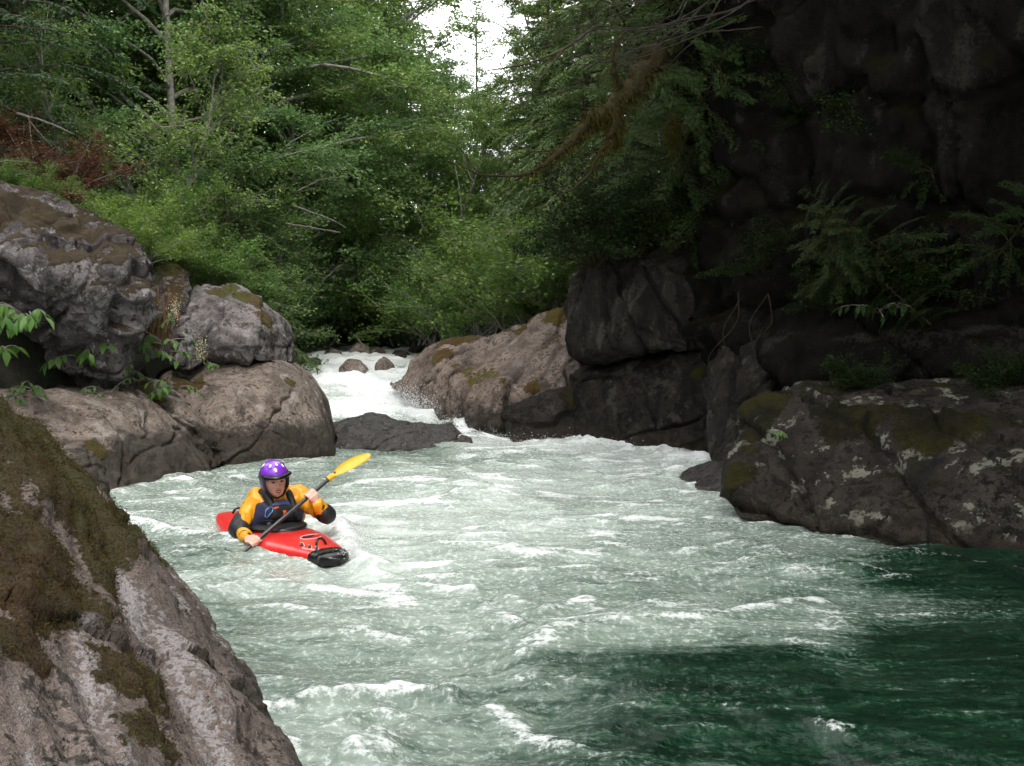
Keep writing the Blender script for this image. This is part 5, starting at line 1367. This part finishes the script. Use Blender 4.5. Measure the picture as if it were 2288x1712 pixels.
for a in [(300, 590, 13.2, 0.62, 'yellow green shrub filling the notch right of the jagged overhang'), (345, 585, 14.4, 0.7, 'bright green shrub above the peaked rock'), (420, 620, 14.8, 0.65, 'bright green shrub behind the mossy cap boulder'),
          (280, 550, 13.9, 0.6, 'green shrub on the right end of the jagged overhang'), (210, 515, 14.0, 0.55, 'green shrub growing along the crest of the jagged overhang'), (490, 640, 15.0, 0.8, 'low green shrub peeping over the cap boulder'),
          (100, 455, 14.2, 0.5, 'low shrub behind the brown mossy crest at far left'), (20, 445, 14.0, 0.5, 'low shrub at the left edge above the brown mossy crest'), (540, 690, 15.6, 0.7, 'shaded shrub behind the right shoulder of the cap boulder'), (390, 540, 16.2, 0.9, 'tall yellow green shrub below the crooked sapling'),
          (690, 755, 30, 1.6, 'shaded shrub on the far left bank'), (760, 758, 34, 1.8, 'dark shrub on the far bank above the rapid'), (850, 758, 36, 1.8, 'dark shrub on the far bank left of the mossy boulder')]:
    shrub(*a, GS)
GB = 'shrubs on the slope right of the rapid'
BUSH = ['bush touching the left end of the mossy crest of the pinkish boulder', 'second bush from the left along the mossy crest', 'bush above the middle of the mossy crest', 'bush right of the middle of the mossy crest', 'bush where the mossy crest climbs towards the dark block', 'bush touching the left side of the dark hanging block',
        'larger bush upslope behind the left end of the mossy crest', 'larger bush upslope behind the middle of the mossy crest', 'larger bush upslope behind the right end of the mossy crest', 'bush high on the slope behind the dark hanging block', 'bush just above the left corner of the dark hanging block', 'bush at the head of the rapid beside the right bank']
for k, (px, py, d, s) in enumerate([(960, 755, 24, 1.7), (1020, 745, 23, 1.6), (1080, 742, 22, 1.5), (1140, 735, 21, 1.6), (1200, 705, 20.5, 1.6), (1250, 690, 19, 1.5), (1000, 720, 27, 2.2), (1090, 700, 26, 2.4), (1180, 670, 24, 2.2), (1250, 640, 22, 2.0), (1310, 600, 18.5, 1.6), (910, 765, 29, 2.2)]):
    shrub(px, py, d, s, BUSH[k], GB, L_ALDER if k % 2 else L_SHR)
for k, (px, py, d, s) in enumerate([(120, 460, 15.0, 0.85), (200, 425, 15.5, 0.65), (15, 330, 15.5, 0.6), (60, 420, 14.6, 0.6)]):
    shrub(px, py, d, s, ['wide reddish brown shrub behind the jagged overhang', 'reddish shrub with upright twigs right of the wide one', 'small red-leaved shrub at the left edge', 'brown shrub between the red-leaved ones at far left'][k], 'reddish shrubs at upper left', L_RED, 'withered_shrub')
# foliage that hangs on the shaded cliff
L_CLIFF = leaf_mat('shade_darkened_leaf', (0.008, 0.018, 0.005), (0.022, 0.044, 0.010), (0.04, 0.04, 0.010), spec=0.1, trans=0.2)  # leaf colours darkened to stand in for the cliff's shade
GCL = 'dark plants on the cliff'
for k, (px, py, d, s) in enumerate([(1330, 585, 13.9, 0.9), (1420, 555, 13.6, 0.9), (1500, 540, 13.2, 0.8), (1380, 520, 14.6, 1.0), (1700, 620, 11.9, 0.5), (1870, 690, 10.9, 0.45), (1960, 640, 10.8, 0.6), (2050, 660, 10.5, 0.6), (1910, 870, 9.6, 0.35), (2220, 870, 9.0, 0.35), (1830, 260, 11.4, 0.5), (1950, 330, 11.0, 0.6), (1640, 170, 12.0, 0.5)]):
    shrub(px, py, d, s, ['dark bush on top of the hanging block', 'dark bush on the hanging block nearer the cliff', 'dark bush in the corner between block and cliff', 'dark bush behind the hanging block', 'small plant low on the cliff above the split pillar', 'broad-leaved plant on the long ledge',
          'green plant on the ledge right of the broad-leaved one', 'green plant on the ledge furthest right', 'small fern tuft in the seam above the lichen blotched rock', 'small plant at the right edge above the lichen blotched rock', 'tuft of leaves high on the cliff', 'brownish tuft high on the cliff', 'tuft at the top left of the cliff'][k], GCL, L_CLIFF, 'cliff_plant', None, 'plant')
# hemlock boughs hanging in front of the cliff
L_BOUGH = leaf_mat('shaded_hemlock', (0.018, 0.038, 0.009), (0.048, 0.080, 0.018), spec=0.15, trans=0.3)  # darker copy of the hemlock needles, shade put into the colour
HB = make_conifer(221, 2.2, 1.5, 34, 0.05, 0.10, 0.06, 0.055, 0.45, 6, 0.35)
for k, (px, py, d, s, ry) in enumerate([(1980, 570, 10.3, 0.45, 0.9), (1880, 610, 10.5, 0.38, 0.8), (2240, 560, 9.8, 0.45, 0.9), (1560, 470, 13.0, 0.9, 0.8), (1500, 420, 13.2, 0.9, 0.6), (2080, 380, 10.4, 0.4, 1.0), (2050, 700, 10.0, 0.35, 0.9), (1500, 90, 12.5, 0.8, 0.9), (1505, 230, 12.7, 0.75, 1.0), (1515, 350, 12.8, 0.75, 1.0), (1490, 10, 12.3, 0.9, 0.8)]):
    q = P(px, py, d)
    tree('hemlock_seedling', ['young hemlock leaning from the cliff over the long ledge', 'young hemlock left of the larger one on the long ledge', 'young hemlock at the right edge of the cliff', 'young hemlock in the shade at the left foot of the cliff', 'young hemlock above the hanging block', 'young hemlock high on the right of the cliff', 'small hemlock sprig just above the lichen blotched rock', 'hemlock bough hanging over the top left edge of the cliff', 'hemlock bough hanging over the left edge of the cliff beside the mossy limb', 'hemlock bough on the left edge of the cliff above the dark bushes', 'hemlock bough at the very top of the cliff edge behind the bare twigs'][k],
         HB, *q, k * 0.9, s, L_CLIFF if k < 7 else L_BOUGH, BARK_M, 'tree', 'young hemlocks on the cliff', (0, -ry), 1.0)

# broad-leaved plants by the hollow: every leaf its own piece
def big_leaf():
    n = 7
    V, F = [], []
    for i in range(n):
        t = i / (n - 1)
        w = 0.36 * math.sin(math.pi * t ** 0.75) * (1 - 0.25 * t) + (0.02 if 0 < i < n - 1 else 0)
        if i % 2 and i < n - 1: w *= 1.12
        for s in (-1, 0, 1):
            V.append((s * w * 0.5 * 2 * 0.62, t, -0.28 * t * t + (0.10 * w if s else 0)))
    for i in range(n - 1):
        for s in (0, 1):
            F.append((i * 3 + s, i * 3 + s + 1, (i + 1) * 3 + s + 1, (i + 1) * 3 + s))
    return mesh_np('leaf', V, F)
BL = big_leaf(); BL.materials.append(L_BIG)
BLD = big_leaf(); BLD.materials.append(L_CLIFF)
def leafy(px, py, d, stems, nl, size, label, seed, spread=0.45, name='broadleaf_plant', fl=None):
    rs = np.random.default_rng(seed)
    base = P(px, py, d)
    e = link(name, None, loc=tuple(base)); tag(e, label, 'plant', None)
    mb = MB()
    for k in range(stems):
        az = rs.uniform(-2.6, -0.5) if k % 3 else rs.uniform(0, 6.28)
        st = curve((0, 0, 0), (math.cos(az) * 0.9, math.sin(az) * 0.9, rs.uniform(0.5, 1.3)), spread * rs.uniform(0.7, 1.4), 7, 0.22, 0.08, rs)
        mb.tube(st, np.linspace(0.006, 0.003, 7), 5)
        m_ = nl
        for j in range(m_):
            t = 1.0 if j == 0 else rs.uniform(0.35, 0.98)
            q = along(st, np.array([t]))[0]
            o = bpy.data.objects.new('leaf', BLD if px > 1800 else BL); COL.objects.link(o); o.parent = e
            a = az + (rs.uniform(-0.3, 0.3) if j == 0 else (1 if j % 2 else -1) * rs.uniform(0.6, 1.3))
            o.location = tuple(q)
            o.rotation_euler = (rs.uniform(-1.15, -0.45), rs.uniform(-0.35, 0.35), a - math.pi / 2)
            s = size * rs.uniform(0.7, 1.15); o.scale = (s, s, s)
    st = link('stems', mb.mesh('stems'), BARK_A, e)
    if fl is not None:
        rs2 = np.random.default_rng(seed + 1)
        pos = np.array(fl) + rs2.normal(size=(260, 3)) * np.array([0.04, 0.04, 0.075])
        V, F = leaf_quads(pos, rs2.normal(size=(260, 3)), rs2.normal(size=(260, 3)), np.full(260, 0.014), np.full(260, 0.010))
        link('flower_plume', mesh_np('flower_plume', V, F, False), FLO, e)['kind'] = 'stuff'
    return e
FLO = plain('cream_flower', (0.55, 0.50, 0.32), 0.8, 0.2, 0.15)
leafy(65, 715, 10.1, 11, 7, 0.15, 'large-leaved green plant hanging in front of the dark hollow', 401, 0.42)
leafy(175, 800, 11.3, 5, 6, 0.14, 'shaded large-leaved plant deeper in the hollow', 402, 0.36)
leafy(0, 790, 10.6, 5, 6, 0.14, 'large-leaved plant cut by the left edge below the hanging one', 403, 0.35)
leafy(75, 872, 10.6, 6, 6, 0.085, 'small bright plant on the floor of the hollow', 404, 0.26)
leafy(20, 885, 10.5, 6, 6, 0.075, 'small plant at the left edge on the slab', 405, 0.24)
leafy(345, 800, 12.15, 8, 7, 0.10, 'leafy green plant in the cleft under the peaked rock', 406, 0.42)
leafy(365, 770, 12.3, 6, 7, 0.095, 'leafy plant with upright stems beside the upright block', 407, 0.45)
leafy(395, 870, 11.95, 6, 7, 0.095, 'leafy plant hanging over the face of the large rounded boulder', 408, 0.34)
leafy(280, 835, 11.6, 5, 6, 0.075, 'small plant at the lower corner of the jagged overhang', 409, 0.24)
leafy(160, 890, 11.0, 7, 6, 0.065, 'row of small leaves along the back of the low slab', 410, 0.3)
leafy(240, 885, 11.3, 6, 6, 0.06, 'small leaves at the right end of the hollow', 411, 0.26)
leafy(395, 720, 12.75, 4, 5, 0.07, 'plant with a cream flower plume in front of the peaked rock', 412, 0.25, 'flowering_plant', (0.0, -0.1, 0.16))
leafy(455, 820, 12.5, 4, 6, 0.07, 'small plant with a cream flower spike on top of the large boulder', 413, 0.24, 'flowering_plant', (0.0, -0.08, 0.2))
leafy(1960, 700, 10.4, 6, 6, 0.12, 'broad-leaved plant on the edge of the long ledge', 414, 0.35)
leafy(1720, 965, 8.9, 4, 5, 0.05, 'tiny bright plant on the moss of the lichen blotched rock', 415, 0.16)

BARK_G = plain('grey_dead_wood', (0.10, 0.09, 0.08), 0.9, 0.2, 0.4, 12, 0.5)
# ================================================================ limbs and twigs
def limb(name, label, paths, mat, group=None, moss=0, cat='branch', seed=5, hang=0.0):
    """paths: lists of (px, py, depth, radius)"""
    rs = np.random.default_rng(seed)
    pa = [np.array([P(a, b, d) for a, b, d, r in p]) for p in paths]
    org = pa[0][0]
    e = link(name, None, loc=tuple(org)); tag(e, label, cat, group)
    mb = MB(); mp, mr = [], []
    for pts, p in zip(pa, paths):
        rr = np.array([q[3] for q in p])
        n = max(8, len(pts) * 5); t = np.linspace(0, 1, n)
        # smooth through the points
        k = np.linspace(0, 1, len(pts))
        sm = np.stack([np.interp(t, k, pts[:, c]) for c in range(3)], 1)
        for _ in range(3): sm[1:-1] = (sm[:-2] + 2 * sm[1:-1] + sm[2:]) / 4
        rad = np.interp(t, k, rr)
        sm = sm + rs.normal(size=sm.shape) * (rad * 0.25)[:, None]
        mb.tube(sm - org, rad * (1 + 0.15 * rs.normal(size=n)), 7)
        if moss: mp.append(sm - org); mr.append(rad)
    link('wood', mb.mesh('wood'), mat, e)
    if moss:
        mp, mr = np.vstack(mp), np.concatenate(mr)
        w = np.clip(mr - 0.012, 0, None) ** 0.8
        ix = rs.choice(len(mp), moss, p=w / w.sum())
        nd = rs.normal(size=(moss, 3)); nd /= np.linalg.norm(nd, axis=1)[:, None]
        pos = mp[ix] + nd * (mr[ix] * rs.uniform(0.8, 1.15, moss))[:, None] + rs.normal(size=(moss, 3)) * 0.02
        dn = nd + np.array([0, 0, -hang])
        ln = 0.035 + 0.05 * rs.random(moss) * (nd[:, 2] < 0)
        V, F = leaf_quads(pos, dn, rs.normal(size=(moss, 3)), ln, np.full(moss, 0.008))
        o = link('moss', mesh_np('moss', V, F, False), L_MOSS, e); o['kind'] = 'stuff'
    return e
limb('mossy_limb', 'crooked mossy limb reaching from the cliff out over the pool', [
    [(1475, 110, 10.2, .10), (1440, 165, 10.0, .095), (1400, 215, 9.9, .085), (1365, 250, 9.8, .075), (1310, 280, 9.7, .055), (1275, 320, 9.6, .035), (1240, 350, 9.5, .024), (1205, 375, 9.4, .018), (1170, 393, 9.3, .014), (1080, 395, 9.2, .011), (1040, 375, 9.2, .008), (985, 355, 9.1, .004)],
    [(1385, 235, 9.85, .06), (1372, 290, 9.75, .05), (1358, 318, 9.7, .028), (1338, 345, 9.65, .02), (1318, 390, 9.6, .014), (1280, 425, 9.6, .010), (1250, 432, 9.6, .008), (1228, 405, 9.6, .004)],
    [(1400, 215, 9.9, .03), (1372, 170, 9.8, .02), (1370, 110, 9.7, .016), (1395, 70, 9.7, .012)],
    [(1365, 250, 9.8, .045), (1335, 258, 9.75, .05), (1315, 262, 9.7, .03)], [(1380, 250, 9.8, .045), (1378, 300, 9.8, .04), (1376, 335, 9.8, .012)],
    [(1170, 393, 9.3, .008), (1150, 405, 9.3, .004)], [(1080, 395, 9.2, .006), (1050, 425, 9.2, .004), (1022, 447, 9.2, .002)], [(1240, 335, 9.5, .010), (1190, 340, 9.5, .006), (1150, 325, 9.5, .003)],
    [(1440, 165, 10.0, .02), (1435, 210, 9.9, .012), (1432, 250, 9.9, .005)], [(1335, 340, 9.65, .008), (1290, 345, 9.6, .006), (1260, 320, 9.6, .003)]], BARK_M, None, 9000, hang=1.2)
limb('moss_clump', 'yellowish clump of moss hanging on the left edge of the cliff', [[(1508, 258, 11.6, .02), (1505, 285, 11.6, .06), (1503, 310, 11.6, .05), (1512, 335, 11.6, .015)]], BARK_M, None, 2500, 'moss', 9, 1.0)
rs = np.random.default_rng(77)
tw = []
for k in range(13):
    x0, y0 = rs.uniform(1500, 1750), rs.uniform(-80, 60)
    x1, y1 = rs.uniform(1080, 1450), rs.uniform(-10, 170)
    d0 = rs.uniform(7.5, 9.5)
    sag = rs.uniform(20, 80)
    p = [(x0 + (x1 - x0) * t, y0 + (y1 - y0) * t + sag * math.sin(math.pi * t) + rs.normal() * 4, d0 - 0.5 * t, 0.005 * (1 - t) + 0.0011) for t in np.linspace(0, 1, 8)]
    tw.append(p)
    for j in range(3):
        i = rs.integers(2, 7); q = p[i]
        tw.append([(q[0], q[1], q[2], 0.0022), (q[0] - rs.uniform(20, 50), q[1] + rs.uniform(-20, 35), q[2], 0.0017), (q[0] - rs.uniform(60, 100), q[1] + rs.uniform(-30, 70), q[2] - 0.05, 0.001)])
limb('bare_twigs', 'tangle of bare curved twigs arching across the top right of centre', tw, BARK_D, None, 0, 'twigs')
limb('dark_bough', 'single dark bare bough crossing the sky gap', [[(1330, 60, 12, .02), (1260, 110, 11.9, .016), (1190, 140, 11.8, .013), (1130, 152, 11.7, .010), (1090, 158, 11.6, .006)], [(1260, 110, 11.9, .01), (1220, 160, 11.8, .007), (1170, 225, 11.7, .003)]], BARK_C)
for k, p in enumerate([[[(40, 255, 15, .022), (110, 275, 14.8, .017), (165, 300, 14.7, .008)], [(60, 262, 15, .01), (90, 300, 14.8, .006), (120, 330, 14.7, .003)]],
                       [[(-40, 370, 14, .016), (20, 358, 13.9, .012), (85, 365, 13.8, .006)], [(-40, 390, 14, .014), (40, 392, 13.8, .008), (80, 388, 13.7, .004)]],
                       [[(640, 500, 17.5, .02), (700, 510, 17.2, .015), (760, 520, 17, .008)], [(655, 460, 17.5, .016), (740, 490, 17, .012), (775, 510, 17, .004)]],
                       [[(660, 430, 18.5, .016), (720, 400, 18.3, .014), (780, 395, 18, .006)], [(690, 415, 18.5, .01), (740, 380, 18.2, .006), (790, 372, 18, .003)]]]):
    limb('dead_branch', ['pale dead branch above the reddish shrub', 'pale dead branch at the left edge over the mossy crest', 'grey dead branch sticking out right of the young hemlock', 'grey arched dead branch above the other one, left of centre'][k], p, BARK_G, 'dead branches on the left bank', 0, 'branch', 60 + k)
for k, (x0, y0, x1, y1, dd, r) in enumerate([(662, 752, 688, 650, 27, .05), (705, 757, 730, 655, 30, .05), (722, 757, 745, 690, 30.5, .035), (938, 700, 968, 575, 31, .06), (905, 745, 935, 600, 32, .05), (832, 757, 850, 640, 33, .05)]):
    limb('leafless_tree', ['pale leaning trunk nearest the cap boulder on the far bank', 'pale leaning trunk second from the cap boulder on the far bank', 'thin pale trunk beside the second one on the far bank', 'pale slanting trunk in the shade above the head of the rapid', 'slanting trunk just left of the palest one above the rapid', 'thin dark trunk on the far bank above the pale pointed rock'][k],
         [[(x0, y0, dd, r), (x0 * .6 + x1 * .4 + 4, y0 * .6 + y1 * .4, dd, r * .85), (x1, y1, dd, r * .6)], [(x0 * .5 + x1 * .5, y0 * .5 + y1 * .5, dd, r * .4), (x0 * .3 + x1 * .7 - 30, y0 * .3 + y1 * .7, dd - .3, r * .2)]], BARK_A, 'leafless trees on the far bank', 0, 'tree', 80 + k)
limb('leaning_stick', 'thin stick leaning on the pale pointed rock in the rapid', [[(812, 775, 24.8, .03), (804, 762, 24.8, .025), (796, 750, 24.8, .012)]], BARK_A, None, 0, 'stick')
rt = []
for k in range(6):
    x0, y0 = rs.uniform(1620, 1740), rs.uniform(640, 720)
    rt.append([(x0, y0, 11.6, .007), (x0 - rs.uniform(-20, 50), y0 + 70, 11.2, .006), (x0 - rs.uniform(0, 80), y0 + 150, 11.0, .004), (x0 - rs.uniform(0, 60), y0 + 230, 10.9, .002)])
limb('hanging_roots', 'thin roots trailing down over the split pillar rock', rt, BARK_M, None, 0, 'roots', 71)
rt = []
for k in range(14):
    x0 = rs.uniform(310, 400)
    rt.append([(x0, rs.uniform(640, 690), 12.95, .008), (x0 - rs.uniform(-8, 12), 720, 12.75, .006), (x0 - rs.uniform(-10, 20), 775, 12.6, .003)])
limb('dry_stalks', 'reddish dry stalks and roots on the peaked rock', rt, plain('dry_stalk', (0.10, 0.055, 0.03), 0.9, 0.2, 0.3), None, 0, 'stalks', 72)
limb('pine_needle_litter', 'pale dry twig lying on the moss of the foreground rock', [[(152, 1508, 3.12, .004), (170, 1478, 3.2, .003)]], plain('straw', (0.5, 0.33, 0.14), 0.8), None, 0, 'twig', 73)

# ================================================================ moss fuzz on the foreground rock
V, n, F, mo = ROCKS['sloping_bank_rock']
rs = np.random.default_rng(91)
vis = (mo > 0.35) & (V[:, 1] > 1.6) & (V[:, 1] < 7.5) & (V[:, 2] > 0.0) & (n[:, 0] + n[:, 2] * 0.8 > 0.1)
ix = rs.choice(np.nonzero(vis)[0], 80000)
nn = len(ix)
nb = n[ix] + rs.normal(size=(nn, 3)) * 0.8
pos = V[ix] + rs.normal(size=(nn, 3)) * 0.007
ln = rs.uniform(0.006, 0.016, nn)
MV, MF = leaf_quads(pos, nb, rs.normal(size=(nn, 3)), ln, ln * 0.34)
fz = link('moss_fuzz', mesh_np('moss_fuzz', MV - np.array([-2, 4, 0]), MF, False), leaf_mat('moss_fuzz', (0.030, 0.024, 0.007), (0.095, 0.060, 0.016), (0.05, 0.075, 0.012), 0.9, 0.1, 0.25), None, (-2, 4, 0))
tag(fz, 'brown and olive moss carpeting the foreground rock slope', 'moss', None, 'stuff')

# ================================================================ spray
DROP = plain('water_droplet', (0.85, 0.87, 0.88), 0.3, 0.5, 0.02)
rs = np.random.default_rng(55)
cs = []
def puff(px, py, d, n, sx, sz, up=0.0):
    c = P(px, py, d)
    n *= 4
    q = rs.normal(size=(n, 3)) * np.array([sx, sx, sz]) + np.array([0, 0, up])
    cs.append(c + q)
for a in [(795, 1225, 7.0, 420, .05, .05), (800, 1200, 7.2, 320, .05, .04), (550, 1215, 7.7, 240, .08, .025), (480, 1190, 8.1, 240, .12, .03), (330, 1170, 8.4, 260, .15, .03), (925, 920, 16.0, 1500, .18, .16), (900, 905, 16.4, 900, .15, .12), (1040, 975, 15.2, 700, .35, .06), (1180, 980, 14.8, 700, .4, .06), (1380, 985, 14.2, 700, .4, .06),
          (880, 880, 17, 600, .2, .1), (800, 840, 19.8, 500, .3, .08), (720, 780, 26, 400, .3, .15), (1000, 955, 15.6, 600, .2, .09), (700, 1265, 7.1, 200, .07, .015), (1300, 985, 14.5, 500, .3, .06), (640, 1248, 7.3, 160, .06, .015)]:
    puff(*a)
cs = np.vstack(cs); nd = len(cs)
tet = np.array([[1, 1, 1], [1, -1, -1], [-1, 1, -1], [-1, -1, 1]], float) / 1.73
r = 0.0012 + 0.0045 * rs.random(nd) ** 3 * np.where(cs[:, 1] > 12, 1.6, 0.8)
SV = (cs[:, None] + tet[None] * r[:, None, None]).reshape(-1, 3)
SF = (np.arange(nd)[:, None, None] * 4 + np.array([[0, 1, 2], [0, 3, 1], [0, 2, 3], [1, 3, 2]])[None]).reshape(-1, 3)
sp = link('spray', mesh_np('spray', SV, SF, True), DROP)
tag(sp, 'white droplets of spray over the rapid and round the kayak', 'spray', None, 'stuff')
bpy.data.scenes.remove(TMP)
